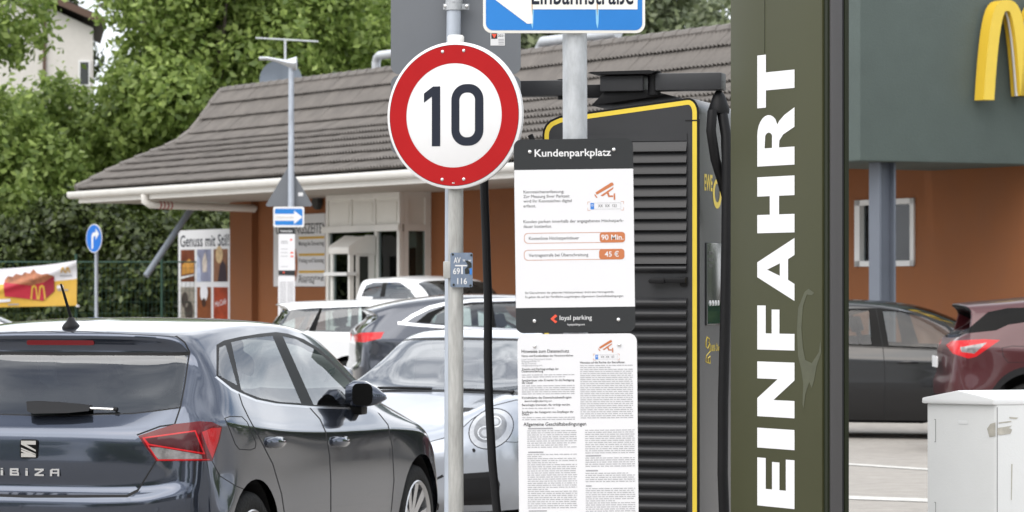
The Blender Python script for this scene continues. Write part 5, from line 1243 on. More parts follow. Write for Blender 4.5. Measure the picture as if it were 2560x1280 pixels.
    xr, xf, hw, zb = spec['tub']; m = MB(); m.box(xr, xf, -hw, hw, .20, .42); m.box(xf - .35, xf, -hw, hw, .42, zb - .04); m.box(xr, xr + .25, -hw + .05, hw - .05, .42, zb - .10)
    m.build('cabin_floor', M_['cabin'], rt)
    MB().box(spec['arches'][1][0] - .9 if spec['arches'][1][0] > 1 else xr, spec['arches'][0][0], -.5, .5, .16, .30).build('underbody_light_block', M_['gap'], rt)  # dark box added beneath the floor to block light
    for (sx_, sy_) in spec.get('seats', []):
        m = MB(); seat_mesh(m, sx_, sy_, .42); m.build('seat', M_['seat'], rt, bevel=.03)
    return rt, made, hit, Mi, rayL, camL

# rows, top centre to sill: 0 centre, 1 mid, 2 roof edge, 3 window top, 4 belt, 5 above crease, 6 crease, 7 upper door, 8 widest, 9 lower door, 10 sill
LOW = [(.870, .74), (.873, .56), (.850, .33), (.82, .20)]
def st(top, side, low=None, lx=None):
    lx = side[-1][0] if lx is None else lx; low = low or LOW
    return top + side + [(lx, y, z) for y, z in low]
HATCH = [
 [(3.30, 0, .20), (3.29, .30, .20), (3.22, .55, .20), (3.12, .68, .20), (3.05, .74, .20), (3.0, .77, .20), (2.98, .78, .20), (2.96, .79, .20), (2.94, .80, .20), (2.93, .80, .20), (2.92, .80, .20)],
 [(3.385, 0, .45), (3.37, .30, .45), (3.29, .55, .45), (3.18, .70, .46), (3.08, .78, .47), (3.02, .82, .47), (2.99, .83, .46), (2.96, .84, .42), (2.94, .845, .36), (2.93, .835, .28), (2.92, .815, .20)],
 [(3.34, 0, .72), (3.32, .30, .72), (3.25, .55, .715), (3.12, .70, .70), (3.00, .79, .69), (2.94, .83, .67), (2.92, .845, .64), (2.91, .86, .55), (2.91, .865, .44), (2.91, .85, .32), (2.91, .82, .20)],
 [(3.18, 0, .86), (3.16, .30, .855), (3.09, .56, .84), (2.98, .70, .815), (2.88, .80, .785), (2.83, .845, .755), (2.81, .862, .725), (2.79, .872, .60), (2.79, .877, .46), (2.79, .86, .33), (2.79, .825, .20)],
 [(2.85, 0, .96), (2.84, .32, .955), (2.76, .58, .935), (2.70, .71, .905), (2.64, .80, .872), (2.60, .852, .848), (2.59, .872, .815), (2.58, .884, .66), (2.58, .887, .48), (2.58, .87, .33), (2.58, .83, .20)],
 st([(2.44, 0, 1.02), (2.40, .33, 1.02), (2.28, .61, 1.025), (2.18, .725, 1.02)], [(2.05, .80, .955), (2.02, .850, .885), (2.02, .868, .848)]),
 st([(1.92, 0, 1.26), (1.90, .32, 1.255), (1.83, .59, 1.245), (1.80, .685, 1.195)], [(1.66, .80, .975), (1.66, .846, .895), (1.66, .867, .858)]),
 st([(1.50, 0, 1.395), (1.49, .32, 1.39), (1.44, .575, 1.375), (1.42, .668, 1.318)], [(1.32, .802, .99), (1.32, .845, .902), (1.32, .866, .867)]),
 st([(1.05, 0, 1.446), (1.05, .32, 1.441), (1.03, .575, 1.420), (1.00, .672, 1.365)], [(.98, .805, 1.008), (.98, .847, .91), (.98, .866, .877)]),
 st([(.60, 0, 1.456), (.60, .32, 1.450), (.60, .575, 1.428), (.60, .672, 1.370)], [(.50, .805, 1.038), (.50, .852, .928), (.50, .868, .898)]),
 st([(.15, 0, 1.445), (.15, .32, 1.438), (.15, .575, 1.414), (.15, .668, 1.352)], [(.12, .80, 1.085), (.12, .856, .957), (.12, .872, .927)], [(.873, .77), (.876, .57), (.854, .36), (.82, .22)]),
 st([(-.15, 0, 1.418), (-.15, .32, 1.411), (-.15, .575, 1.388), (-.15, .668, 1.318)], [(-.18, .788, 1.13), (-.20, .852, .985), (-.20, .866, .952)], [(.870, .78), (.874, .58), (.854, .38), (.82, .24)]),
 st([(-.30, 0, 1.388), (-.298, .30, 1.385), (-.27, .555, 1.368), (-.25, .655, 1.300)], [(-.30, .770, 1.115), (-.34, .838, 1.000), (-.34, .856, .966)], [(.850, .76), (.874, .54), (.856, .40), (.82, .26)], -.35),
 st([(-.308, 0, 1.372), (-.305, .30, 1.369), (-.276, .560, 1.352), (-.258, .657, 1.288)], [(-.33, .762, 1.108), (-.365, .832, 1.000), (-.368, .851, .966)], [(.846, .76), (.870, .54), (.852, .40), (.82, .26)], -.38),
 st([(-.275, 0, 1.305), (-.272, .30, 1.303), (-.255, .565, 1.294), (-.275, .662, 1.245)], [(-.385, .750, 1.09), (-.415, .822, .998), (-.42, .842, .966)], [(.842, .76), (.862, .54), (.845, .40), (.82, .26)], -.425),
 [(-.545, 0, 1.022), (-.54, .30, 1.025), (-.515, .58, 1.040), (-.495, .69, 1.045), (-.49, .735, 1.035), (-.485, .790, .990), (-.485, .812, .955), (-.48, .838, .75), (-.47, .848, .54), (-.46, .838, .40), (-.45, .815, .27)],
 [(-.632, 0, .938), (-.628, .30, .938), (-.600, .58, .938), (-.572, .70, .938), (-.56, .745, .935), (-.54, .795, .918), (-.525, .815, .898), (-.50, .835, .73), (-.49, .842, .54), (-.475, .835, .40), (-.46, .812, .27)],
 [(-.640, 0, .915), (-.636, .30, .915), (-.610, .58, .915), (-.582, .70, .912), (-.57, .748, .905), (-.548, .796, .89), (-.532, .815, .87), (-.505, .833, .71), (-.495, .840, .54), (-.48, .834, .40), (-.465, .812, .27)],
 [(-.650, 0, .78), (-.646, .30, .78), (-.622, .58, .782), (-.600, .69, .785), (-.588, .742, .785), (-.565, .790, .775), (-.548, .810, .76), (-.515, .828, .66), (-.50, .834, .52), (-.485, .832, .39), (-.468, .81, .27)],
 [(-.638, 0, .668), (-.634, .30, .668), (-.620, .56, .675), (-.608, .68, .690), (-.598, .735, .695), (-.575, .785, .692), (-.558, .805, .68), (-.522, .824, .60), (-.505, .83, .50), (-.49, .828, .385), (-.47, .808, .265)],
 [(-.690, 0, .640), (-.686, .30, .640), (-.662, .56, .646), (-.632, .68, .662), (-.612, .735, .668), (-.582, .785, .664), (-.562, .804, .652), (-.528, .820, .58), (-.51, .826, .49), (-.494, .824, .38), (-.472, .806, .26)],
 [(-.695, 0, .615), (-.691, .30, .615), (-.667, .56, .620), (-.636, .68, .634), (-.615, .735, .638), (-.585, .784, .634), (-.565, .803, .625), (-.53, .818, .56), (-.512, .824, .48), (-.496, .822, .375), (-.474, .805, .26)],
 [(-.690, 0, .46), (-.686, .30, .46), (-.655, .56, .465), (-.625, .67, .475), (-.605, .722, .478), (-.578, .770, .475), (-.56, .788, .47), (-.53, .806, .44), (-.513, .812, .41), (-.498, .814, .34), (-.476, .80, .255)],
 [(-.630, 0, .28), (-.626, .30, .28), (-.60, .55, .275), (-.58, .66, .27), (-.56, .70, .265), (-.545, .735, .262), (-.535, .748, .26), (-.52, .765, .258), (-.508, .775, .256), (-.494, .785, .254), (-.475, .79, .25)],
]
def zmap(G, zs, xs, ky=1.0, dst=None):
    H_ = np.array(G, float); z = np.interp(H_[..., 2], *zip(*zs)); x = np.interp(H_[..., 0], *zip(*xs)); H_[..., 2] = z; H_[..., 0] = x; H_[..., 1] *= ky
    for s_, (dx, dz) in (dst or {}).items():
        wts = np.array([1, 1, 1, .9, .35, .1, 0, 0, 0, 0, 0]); H_[s_, :, 0] += dx * wts; H_[s_, :, 2] += dz * wts
    return H_
STD = {'glass': ('window_pane', 'carglass2', 'both', None), 'glass_c': ('windscreen', 'carglass2', 'join', None), 'glass_r': ('rear_window', 'carglass', 'join', None), 'trim': ('window_frame', 'trim', 'both', None), 'chrome': ('chrome_strip', 'satin', 'both', None),
       'trim2': ('window_pillar', 'trim', 'both', None), 'gap': ('panel_gap', 'gap', 'both', None), 'lamp': ('taillight', 'lampbright', 'both', None), 'lamp2': ('lamp_lens', 'lampclear', 'both', 'lamp'), 'plastic': ('lower_trim', 'plastic', 'both', None), 'head': ('headlight', 'headlens', 'both', None), 'head2': ('headlight_inner', 'chrome', 'both', 'head'), 'intake': ('air_intake', 'gap', 'both', None), 'vent': ('hood_vent', 'gap', 'both', None), 'white': ('bright_strip', 'satin', 'both', None)}

def ibiza():
    th = R(16.2); f = Vector((math.sin(th), math.cos(th))); A = Vector((-2.24, 15.74)); O = A + .66 * f
    tags = {'glass': ('window_pane', 'carglass', 'both', None), 'glass_c': ('windscreen', 'carglass', 'join', None), 'glass_r': ('rear_window', 'carglass', 'join', None), 'trim': ('window_frame', 'trim', 'both', None), 'chrome': ('chrome_strip', 'satin', 'both', None),
            'gap': ('panel_gap', 'gap', 'both', None), 'hatch': ('hatch', 'c_grey', 'join', None), 'spoiler': ('spoiler', 'c_grey', 'join', None), 'front_door': ('front_door', 'c_grey', 'both', None), 'rear_door': ('rear_door', 'c_grey', 'both', None), 'flap': ('fuel_flap', 'c_grey', 'both', None),
            'lamp': ('taillight', 'lampred', 'both', None), 'lampside': ('side_lens', 'lampbright', 'both', 'lamp'), 'lampin': ('inner_lens', 'lampdeep', 'both', 'lamp'), 'lampring': ('light_guide', 'lampbright', 'both', 'lamp'), 'lampclear': ('clear_lens', 'lampclear', 'both', 'lamp'), 'head': ('headlight', 'headlens', 'both', None), 'bumper': ('bumper', 'c_grey', 'join', None)}
    ht = [(475, 880), (470, 905), (462, 960), (451, 1018), (437, 1060), (400, 1064), (342, 1087), (390, 1155), (345, 1226), (318, 1240), (-200, 1240), (-200, 884)]
    dr_f = [(704, 830), (775, 1016), (800, 1048), (815, 1082), (824, 1140), (827, 1200), (827, 1330), (960, 1330), (978, 1280), (985, 1200), (981, 1120), (970, 1062), (946, 1032), (893, 1000), (888, 960), (845, 914), (800, 872), (760, 847), (720, 833)]
    dr_r = [(574, 848), (598, 978), (606, 1012), (622, 1045), (642, 1082), (682, 1160), (704, 1235), (712, 1290), (715, 1330), (827, 1330), (827, 1200), (824, 1140), (815, 1082), (800, 1048), (775, 1016), (704, 830), (650, 832)]
    dlo = [(541, 862), (560, 851), (600, 842), (650, 834), (690, 830), (720, 834), (760, 848), (800, 873), (845, 915), (890, 962), (895, 1000), (888, 1021), (780, 1018), (690, 1011), (640, 1001), (595, 982), (541, 943)]
    ops = [('poly', 'rear_door', dr_r), ('poly', 'front_door', dr_f), ('poly', 'hatch', ht),
           ('poly', 'trim', dlo), ('poly', 'glass', [(548, 869), (564, 863), (593, 963), (546, 938)]), ('poly', 'glass', [(578, 856), (620, 846), (681, 840), (753, 1008), (700, 1005), (650, 995), (613, 981), (603, 974)]),
           ('poly', 'glass', [(707, 841), (740, 848), (790, 875), (835, 915), (879, 960), (886, 985), (884, 1016), (784, 1012)]),
           ('line', 'chrome', [(541, 943), (578, 973), (600, 984), (640, 1001), (690, 1011), (780, 1018), (888, 1021)], 5),
           ('line', 'gap', [(775, 1020), (800, 1048), (815, 1082), (824, 1140), (827, 1200), (827, 1330)], 3.0), ('line', 'gap', [(598, 986), (606, 1012), (622, 1045), (642, 1082), (682, 1160), (704, 1235), (712, 1290)], 3.0),
           ('line', 'gap', [(946, 1032), (970, 1062), (981, 1120), (985, 1200), (978, 1280)], 2.6),
           ('line', 'gap', [(562, 1046), (575, 1041), (605, 1042), (618, 1055), (640, 1107), (638, 1120), (626, 1125), (598, 1123), (588, 1110), (572, 1068), (562, 1046)], 2.4),
           ('poly', 'flap', [(564, 1047), (576, 1043), (604, 1044), (617, 1057), (638, 1107), (636, 1119), (626, 1123), (599, 1121), (590, 1110), (574, 1068)], ('body',)),
           ('poly', 'glass_r', [(-200, 887), (0, 887), (200, 884), (440, 886), (470, 885), (449, 1018), (400, 1025), (330, 1033), (200, 1037), (0, 1038), (-200, 1040)]),
           ('line', 'gap', [(-200, 887), (0, 886), (200, 884), (440, 885), (468, 884)], 9), ('line', 'gap', [(-200, 1041), (0, 1039), (200, 1038), (330, 1034), (400, 1026), (449, 1019)], 3),  # wide black line: glass seal, also painted over a bright reflected band
           ('line', 'gap', [(440, 840), (462, 856), (474, 880), (470, 905), (462, 960), (451, 1018), (437, 1060)], 4), ('line', 'gap', [(437, 1061), (400, 1066), (344, 1087)], 4), ('line', 'gap', [(390, 1153), (345, 1226)], 4), ('line', 'gap', [(345, 1226), (318, 1240), (200, 1241), (-200, 1241)], 7),
           ('line', 'gap', [(-200, 850), (0, 837), (200, 828), (330, 836), (440, 842)], 1.6),
           ('poly', 'lamp', [(345, 1090), (395, 1073), (437, 1060), (500, 1053), (530, 1055), (556, 1067), (550, 1100), (531, 1153), (390, 1153)]),
           ('poly', 'lampside', [(505, 1080), (530, 1070), (553, 1069), (545, 1105), (531, 1146), (516, 1112)]), ('poly', 'lampin', [(364, 1097), (486, 1080), (506, 1130), (376, 1112)]), ('poly', 'lampclear', [(370, 1118), (400, 1119), (504, 1137), (506, 1147), (396, 1148)]),
           ('line', 'lampring', [(358, 1095), (488, 1077), (511, 1134), (372, 1111), (358, 1095)], 3.4), ('line', 'lampring', [(358, 1096), (394, 1150), (522, 1149)], 2.6),
           ('line', 'gap', [(531, 1154), (550, 1190), (590, 1215), (612, 1224)], 2.2)]
    spec = dict(arches=[(0, .358, .335), (2.564, .358, .335)], wheel_r=.318, track=.865, tags=tags, tub=(-.45, 2.15, .70, .95), seats=[(.15, .36), (.15, -.36), (1.0, .36), (1.0, -.36)],
                crease=True, param=[('glass_c', 5.15, 6.9, -1, 2.6), ('spoiler', 11.55, 14.0, -1, 2.5), ('head', 2.2, 3.6, 2.4, 5.5)])
    rt, made, hit, Mi, rayL, camL = make_car('hatchback', 'dark blue grey hatchback seen from behind, parked left of the 10 sign', HATCH, ((O.x, O.y), 16.2), 'c_grey', -1, ops, spec, du=.028, nsm=2)
    hatch = made['hatch'][0]
    # door handles
    for (u, v, tg) in ((686, 1106, 'rear_door'), (848, 1104, 'front_door')):
        p, n = hit(u, v); dr = made[tg][0]
        for o_, sg in ((made[tg][0], 1), (made[tg][-1], -1)):
            cup = MB(); vs, fs = [], []
            prof_ = [(-.125, .010, .012), (-.09, .030, .024), (-.02, .040, .030), (.05, .038, .027), (.10, .026, .018), (.125, .008, .008)]
            for a, out_, hh in prof_:
                for k in range(10):
                    an = k * math.pi / 5; vs.append((p.x + a, (p.y - .004 - out_ * (.55 + .5 * math.cos(an))) * sg if False else (p.y - out_ * (.5 + .5 * math.cos(an))) * sg, p.z - a * .03 + hh * math.sin(an)))
            for i in range(len(prof_) - 1):
                for k in range(10): fs.append((i * 10 + k, i * 10 + (k + 1) % 10, i * 10 + 10 + (k + 1) % 10, i * 10 + 10 + k))
            fs += [tuple(range(10)), tuple(range(50, 60))[::-1]]; cup.add(vs, fs); cup.build('handle', M_['c_grey'], o_, smooth=60)
    # mirrors
    p, n = hit(890, 1012)
    for sg in (1, -1):
        vs, fs = [], []; ny = p.y
        sec = [(0.0, 1.60, .055, .050, 1.045), (-.04, 1.62, .085, .072, 1.05), (-.09, 1.62, .085, .068, 1.048), (-.15, 1.64, .065, .044, 1.036), (-.19, 1.66, .025, .012, 1.03)]
        for dy, xm, lx, lz, zc in sec:
            for k in range(14):
                an = 2 * math.pi * k / 14; cx_ = math.cos(an); cz_ = math.sin(an); fx = math.copysign(abs(cx_) ** .7, cx_); xx = xm + lx * fx if fx > 0 else xm + lx * .55 * fx
                vs.append((xx, (ny + .01 + dy) * sg, zc + lz * math.copysign(abs(cz_) ** .75, cz_)))
        for i in range(len(sec) - 1):
            for k in range(14): fs.append((i * 14 + k, i * 14 + (k + 1) % 14, i * 14 + 14 + (k + 1) % 14, i * 14 + 14 + k))
        fs += [tuple(range(14)), tuple(range(56, 70))[::-1]]
        m = MB(); m.add(vs, fs); mo = m.build('wing_mirror', M_['c_grey'], rt, smooth=50)
        g = MB(); g.prism(rrect(-.14, -.03, .99, 1.105, .03, 4), 0, .004); g.v = [(1.572 - .004 + y, (ny + x) * sg, z) for x, y, z in g.v]; g.build('mirror_glass', M_['trim'], mo)
        b = MB(); b.box(1.60, 1.70, ny - .07, ny + .05, .94, 1.0); b.v = [(x, y * sg, z) for x, y, z in b.v]; b.build('mirror_foot', M_['trim'], mo, bevel=.01)
    # aerial
    p, n = hit(240, 818); p.y = 0
    ae = MB(); ae.lathe([(.0, .055), (.014, .052), (.022, .032), (.040, .012), (.045, 0), (.044, -.012)], 'z', 20, (0, 0, 0)); ae.v = [(p.x + x * 1.5, y * .85, p.z + z * .9) for x, y, z in ae.v]; a_o = ae.build('aerial_base', M_['plastic'], rt, smooth=60)
    MB().tube([(p.x, 0, p.z + .04), (p.x - .055, .012, p.z + .155), (p.x - .08, .018, p.z + .205)], [.008, .0065, .005], 10).build('aerial_rod', M_['rubber'], a_o, smooth=60)
    # third brake light, wiper, badge, letters, number plate light strip
    def strip(nm, pts, mk, par, off=.004):
        q = [hit(u, v, off)[0] for u, v in pts]; m = MB(); m.add(q, [tuple(range(len(q)))]); return m.build(nm, M_[mk], par)
    q0, _ = hit(255, 857); zc = q0.z; bl = MB(); bl.prism(rrect(-.172, .172, -.0115, .0115, .009, 5), 0, .01); bl.v = [(q0.x - .010 + y + abs(x) ** 2 * .08, x, zc + z) for x, y, z in bl.v]; bl.build('third_brake_light', M_['lampred'], made['spoiler'][0], smooth=40)
    def wp(u, v, o): return hit(u, v)[0] + Vector((-o, 0, 0))
    wa = MB(); up = [(80, 1004), (100, 1003), (150, 1006), (200, 1010), (232, 1014)]; lo = [(232, 1025), (180, 1030), (120, 1031), (96, 1032), (82, 1026)]
    for o_ in (.018, .055):
        wa.v += [tuple(wp(u, v, o_)) for u, v in up + lo]
    n = len(up + lo); wa.f = [tuple(range(n)), tuple(range(n, 2 * n))[::-1]] + [(i, (i + 1) % n, n + (i + 1) % n, n + i) for i in range(n)]; wa.m = [0] * len(wa.f)
    wo = wa.build('wiper_arm', M_['plastic'], made['glass_r'][0], bevel=.004)
    MB().tube([wp(230, 1020, .03), wp(296, 1023, .02)], .006, 8).build('wiper_blade', M_['satin'], wo); MB().tube([wp(290, 1022, .022), wp(298, 1024, .022)], .010, 8).build('blade_tip', M_['plastic'], wo)
    q, n = hit(70, 1122); bx, bz = q.x, q.z
    MB().prism(rrect(-.044, .044, bz - .044, bz + .044, .012, 5), 0, .006, M=Matrix.Translation((bx - .008, 0, 0)) @ Matrix.Rotation(R(-90), 4, 'Z')).build('badge', M_['trim'], hatch)
    MBd = Matrix.Translation((bx - .0095, 0, bz)) @ Matrix.Rotation(R(-90), 4, 'Z')
    for poly in ([(-.037, .038), (.037, .038), (.037, .020), (-.010, .020), (.037, -.004), (.037, -.012), (-.022, .014), (-.037, .020)], [(-.037, .006), (.037, -.022), (.037, -.027), (-.037, -.001)], [(-.037, -.038), (.037, -.038), (.037, -.030), (.010, -.018), (-.037, -.004), (-.037, -.012), (-.018, -.020), (-.037, -.020)]):
        flat('badge_stroke', [poly], 0, M_['chrome'], hatch, MBd, ext=.002)
    q, n = hit(70, 1180); zl = q.z
    Ml = Matrix.Translation((q.x - .006, 0, 0)) @ Matrix.Rotation(R(-90), 4, 'Z')
    h, w2, e = .034, .046, .008; L_ = {'I': [[(-.006, 0), (.006, 0), (.006, h * .72), (-.006, h * .72)], [(-.006, h * .85), (.006, h * .85), (.006, h), (-.006, h)]],
        'B': [[(-w2 / 2, 0), (w2 / 2, 0), (w2 / 2, h * .42), (w2 * .36, h * .5), (w2 * .44, h * .6), (w2 * .44, h), (-w2 / 2, h)], [(-w2 * .25, e), (w2 * .3, e), (w2 * .3, h * .4), (-w2 * .25, h * .4)], [(-w2 * .25, h * .6), (w2 * .25, h * .6), (w2 * .25, h - e), (-w2 * .25, h - e)]],
        'Z': [[(-w2 / 2, 0), (w2 / 2, 0), (w2 / 2, e), (-w2 * .15, e), (w2 / 2, h - e), (w2 / 2, h), (-w2 / 2, h), (-w2 / 2, h - e), (w2 * .15, h - e), (-w2 / 2, e)]],
        'A': [[(-w2 / 2, 0), (-w2 * .28, 0), (-w2 * .28, h * .35), (w2 * .3, h * .35), (w2 * .3, 0), (w2 / 2, 0), (w2 / 2, h), (-w2 * .3, h), (-w2 / 2, h * .8)], [(-w2 * .22, h * .55), (w2 * .3, h * .55), (w2 * .3, h * .8), (-w2 * .22, h * .8)]]}
    for ch, u in (('I', 0), ('B', 32), ('I', 63), ('Z', 95), ('A', 134)):
        yy = -(u - 68) / 505; flat('letter', [[(x - yy, z + zl - h / 2) for x, z in pl] for pl in L_[ch]], 0, M_['satin'], hatch, Ml, ext=.002)
    for (u, v) in ((51, 1267), (392, 1273)):
        q, n = hit(u, v)
        if q: MB().lathe([(0, -.002), (.009, -.002), (.0105, .002)], 'x', 16, tuple(q)).build('parking_sensor', M_['c_grey'], made['body'][0], smooth=40)
    # white lettering sticker in the driver window, steering wheel
    s_ = MB(); st_ = [(845, 985), (856, 978), (862, 986), (856, 996), (850, 1000)]
    for path in ([(820, 935), (832, 925), (842, 922)], [(832, 922), (826, 940), (818, 955)], [(842, 928), (832, 938), (824, 950)], [(856, 978), (850, 990)], ):
        q = [hit(u, v)[0] for u, v in path]
        if all(a is not None for a in q): s_.tube([a + Vector((0, .012, 0)) for a in q], .004, 5)
    s_.build('window_sticker', M_['signwhite'], rt)
    sw = MB(); sw.lathe([(.17, -.012), (.185, 0), (.17, .012), (.158, 0), (.17, -.012)], 'x', 28); Mx = Matrix.Translation((1.62, .36, .93)) @ Matrix.Rotation(R(22), 4, 'Y'); sw.v = [tuple(Mx @ Vector(v)) for v in sw.v]; sw.build('steering_wheel', M_['plastic'], rt, smooth=60)
    return rt
ibiza()

def other_cars():
    seats = [(.15, .36), (.15, -.36), (1.05, .36), (1.05, -.36)]
    # --- slate crossover, side on behind the silver sports car
    G = zmap(HATCH, [(.2, .22), (.5, .52), (.95, .97), (1.1, 1.12), (1.456, 1.53)], [(-.70, -.98), (-.3, -.70), (0, 0), (2.564, 2.70), (3.385, 3.62)], 1.04, {11: (-.12, -.05), 12: (-.10, -.11), 13: (-.10, -.11), 14: (-.08, -.08), 15: (-.05, .02)})
    sp = dict(arches=[(0, .40, .36), (2.70, .40, .36)], wheel_r=.355, track=.90, tags=STD, tub=(-.6, 2.3, .72, .98), seats=seats, spokes=5, param=[('glass_c', 5.15, 6.9, -1, 2.6), ('glass', 7.2, 9.8, 3.15, 3.85), ('glass_r', 14.05, 14.9, -1, 2.6)])
    ops = [('line', 'white', [(1008, 806), (1030, 790), (1075, 768), (1120, 757), (1180, 751), (1300, 748)], 8), ('line', 'white', [(1000, 808), (1040, 812), (1120, 818), (1300, 826)], 7),
           ('poly', 'trim', [(1040, 806), (1070, 782), (1110, 766), (1180, 757), (1300, 754), (1300, 822), (1120, 813)]), ('poly', 'glass', [(1074, 808), (1088, 788), (1118, 770), (1180, 762), (1212, 760), (1222, 818), (1120, 811)]), ('poly', 'glass', [(1232, 760), (1300, 758), (1300, 820), (1240, 818)]),
           ('poly', 'lamp', [(884, 838), (900, 832), (960, 830), (952, 846), (910, 856), (886, 854)]), ('line', 'gap', [(1110, 818), (1098, 850), (1110, 900), (1130, 940)], 1.6)]
    make_car('crossover', 'slate grey crossover with bright window surround and slim red taillight', G, ((-1.02, 41.6), 82), 'c_slate', -1, ops, sp, du=.05, nsm=1)
    # --- white estate behind it
    G = zmap(HATCH, [(.2, .2), (.95, .95), (1.456, 1.455)], [(-.70, -1.12), (-.3, -.85), (-.15, -.5), (0, 0), (2.564, 2.65), (3.385, 3.55)], 1.02, {11: (-.15, .0), 12: (-.05, .0), 13: (-.05, .0), 14: (-.02, .02)})
    sp = dict(arches=[(0, .37, .34), (2.65, .37, .34)], wheel_r=.325, track=.875, tags=STD, tub=(-.7, 2.25, .70, .95), seats=seats, spokes=5, param=[('glass_c', 5.15, 6.9, -1, 2.6), ('glass', 7.2, 9.8, 3.15, 3.85), ('glass_r', 14.05, 14.9, -1, 2.6)])
    ops = [('poly', 'glass', [(686, 802), (706, 783), (730, 774), (800, 769), (770, 826), (760, 829), (700, 818)]), ('poly', 'glass', [(786, 829), (806, 770), (904, 766), (905, 831)]), ('poly', 'trim', [(770, 828), (800, 769), (806, 770), (788, 829)]), ('poly', 'trim2', [(905, 831), (904, 766), (922, 766), (924, 831)]), ('poly', 'glass', [(925, 831), (923, 766), (985, 769), (1000, 780), (1000, 832)])]
    make_car('estate_car', 'white estate car with side windows, parked behind the dark crossover', G, ((-2.26, 45.8), 82), 'c_white', -1, ops, sp, du=.05, nsm=1)
    # --- small white high roofed car facing right, beside the serving bay
    G = zmap(HATCH, [(.2, .22), (.95, 1.08), (1.1, 1.25), (1.456, 1.80)], [(-.70, -.70), (0, 0), (2.564, 2.50), (3.385, 3.25)], 1.0, {5: (-.05, .02), 6: (.12, .0), 7: (.1, .02), 11: (-.1, .04), 12: (-.12, .05), 13: (-.12, .05), 14: (-.1, .05)})
    sp = dict(arches=[(0, .36, .34), (2.50, .36, .34)], wheel_r=.32, track=.865, tags=STD, tub=(-.5, 2.1, .70, 1.05), seats=seats, param=[('glass_c', 5.1, 6.95, -1, 2.65), ('glass', 7.2, 9.8, 3.15, 3.85), ('glass_r', 14.05, 14.9, -1, 2.6)])
    ops = [('poly', 'glass', [(903, 741), (915, 714), (935, 706), (957, 706), (950, 742)]), ('poly', 'trim', [(950, 742), (957, 706), (968, 706), (962, 742)]), ('poly', 'glass', [(962, 742), (968, 706), (1000, 706), (1022, 722), (1040, 745)])]
    make_car('compact_van', 'small white high roofed car in front of the serving window bay', G, ((-1.74, 55.4), 148), 'c_white', -1, ops, sp, du=.05, nsm=1)
    # --- black hatchback at the right
    G = zmap(HATCH, [(.2, .2), (.95, .93), (1.456, 1.478)], [(-.70, -.80), (0, 0), (2.564, 2.65), (3.385, 3.55)], 1.02)
    sp = dict(arches=[(0, .37, .34), (2.65, .37, .34)], wheel_r=.325, track=.88, tags=dict(STD, glass=('window_pane', 'sideglass', 'both', None), chrome=('belt_strip', 'trim', 'both', None)), tub=(-.5, 2.25, .70, .95), seats=seats, spokes=5, param=[('glass_c', 5.15, 6.9, -1, 2.6), ('glass_r', 14.05, 14.9, -1, 2.6), ('lamp', 15.2, 18.0, 4.2, 6.4)])
    ops = [('poly', 'trim', [(1990, 860), (2020, 790), (2080, 772), (2200, 770), (2290, 782), (2360, 806), (2410, 845), (2400, 876), (2300, 872), (2120, 864)]), ('poly', 'glass', [(2030, 855), (2060, 790), (2110, 777), (2172, 776), (2178, 861), (2120, 860)]), ('poly', 'glass', [(2207, 778), (2250, 780), (2310, 794), (2365, 818), (2392, 850), (2390, 870), (2222, 864)]),
           ('line', 'gap', [(2190, 772), (2207, 866), (2212, 920), (2212, 1040)], 1.8), ('line', 'chrome', [(2000, 862), (2120, 866), (2300, 874), (2400, 878)], 1.6), ('line', 'gap', [(2425, 880), (2440, 960), (2430, 1040)], 1.8)]
    rt, made, hit, Mi, rl, cl_ = make_car('black_hatchback', 'glossy black hatchback standing before the brown wall and steel post', G, ((2.86, 37.2), 108), 'c_black', -1, ops, sp, du=.045, nsm=1)
    p, n = hit(2270, 906)
    if p: MB().tube([(p.x - .11, p.y - .01, p.z), (p.x - .08, p.y - .04, p.z + .004), (p.x + .06, p.y - .04, p.z + .004), (p.x + .10, p.y - .01, p.z)], [.012, .016, .016, .012], 8).build('handle', M_['c_black'], rt, smooth=60)
    p, n = hit(2392, 858)
    if p:
        m = MB().lathe([(0, .10), (.05, .09), (.075, .05), (.08, -.02), (.06, -.06), (0, -.07)], 'x', 14); m.v = [(p.x + .02 + x, p.y - .10 + y * 1.2, p.z + .02 + z * .85) for x, y, z in m.v]; m.build('wing_mirror', M_['c_black'], rt, smooth=60)
    # --- dark red crossover in front of it
    G = zmap(HATCH, [(.2, .25), (.5, .55), (.95, 1.02), (1.1, 1.16), (1.456, 1.57)], [(-.70, -.86), (-.3, -.55), (0, 0), (2.564, 2.64), (3.385, 3.40)], 1.03, {10: (0, -.03), 11: (0, -.04), 12: (-.12, -.045), 13: (-.12, -.05), 14: (.05, -.08), 15: (-.02, .0)})
    sp = dict(arches=[(0, .43, .36), (2.64, .43, .36)], wheel_r=.345, track=.885, tags=STD, tub=(-.5, 2.2, .70, 1.0), seats=seats, spokes=5, param=[('glass_c', 5.15, 6.9, -1, 2.6), ('glass', 7.2, 10.2, 3.15, 3.85), ('glass_r', 14.05, 14.9, -1, 2.6), ('trim', 12.0, 13.9, -1, 2.8)])
    ops = [('poly', 'lamp', [(2364, 862), (2380, 852), (2460, 848), (2500, 850), (2440, 892), (2420, 896), (2382, 884)]), ('poly', 'lamp2', [(2400, 868), (2468, 856), (2436, 884), (2404, 880)]),
           ('poly', 'trim', [(2405, 835), (2470, 780), (2520, 770), (2600, 768), (2600, 800), (2520, 812), (2490, 826)]), ('line', 'gap', [(2505, 870), (2530, 865), (2560, 866), (2575, 890), (2560, 906), (2520, 906), (2508, 890), (2505, 870)], 1.6), ('line', 'plastic', [(2335, 990), (2360, 985)], 6)]
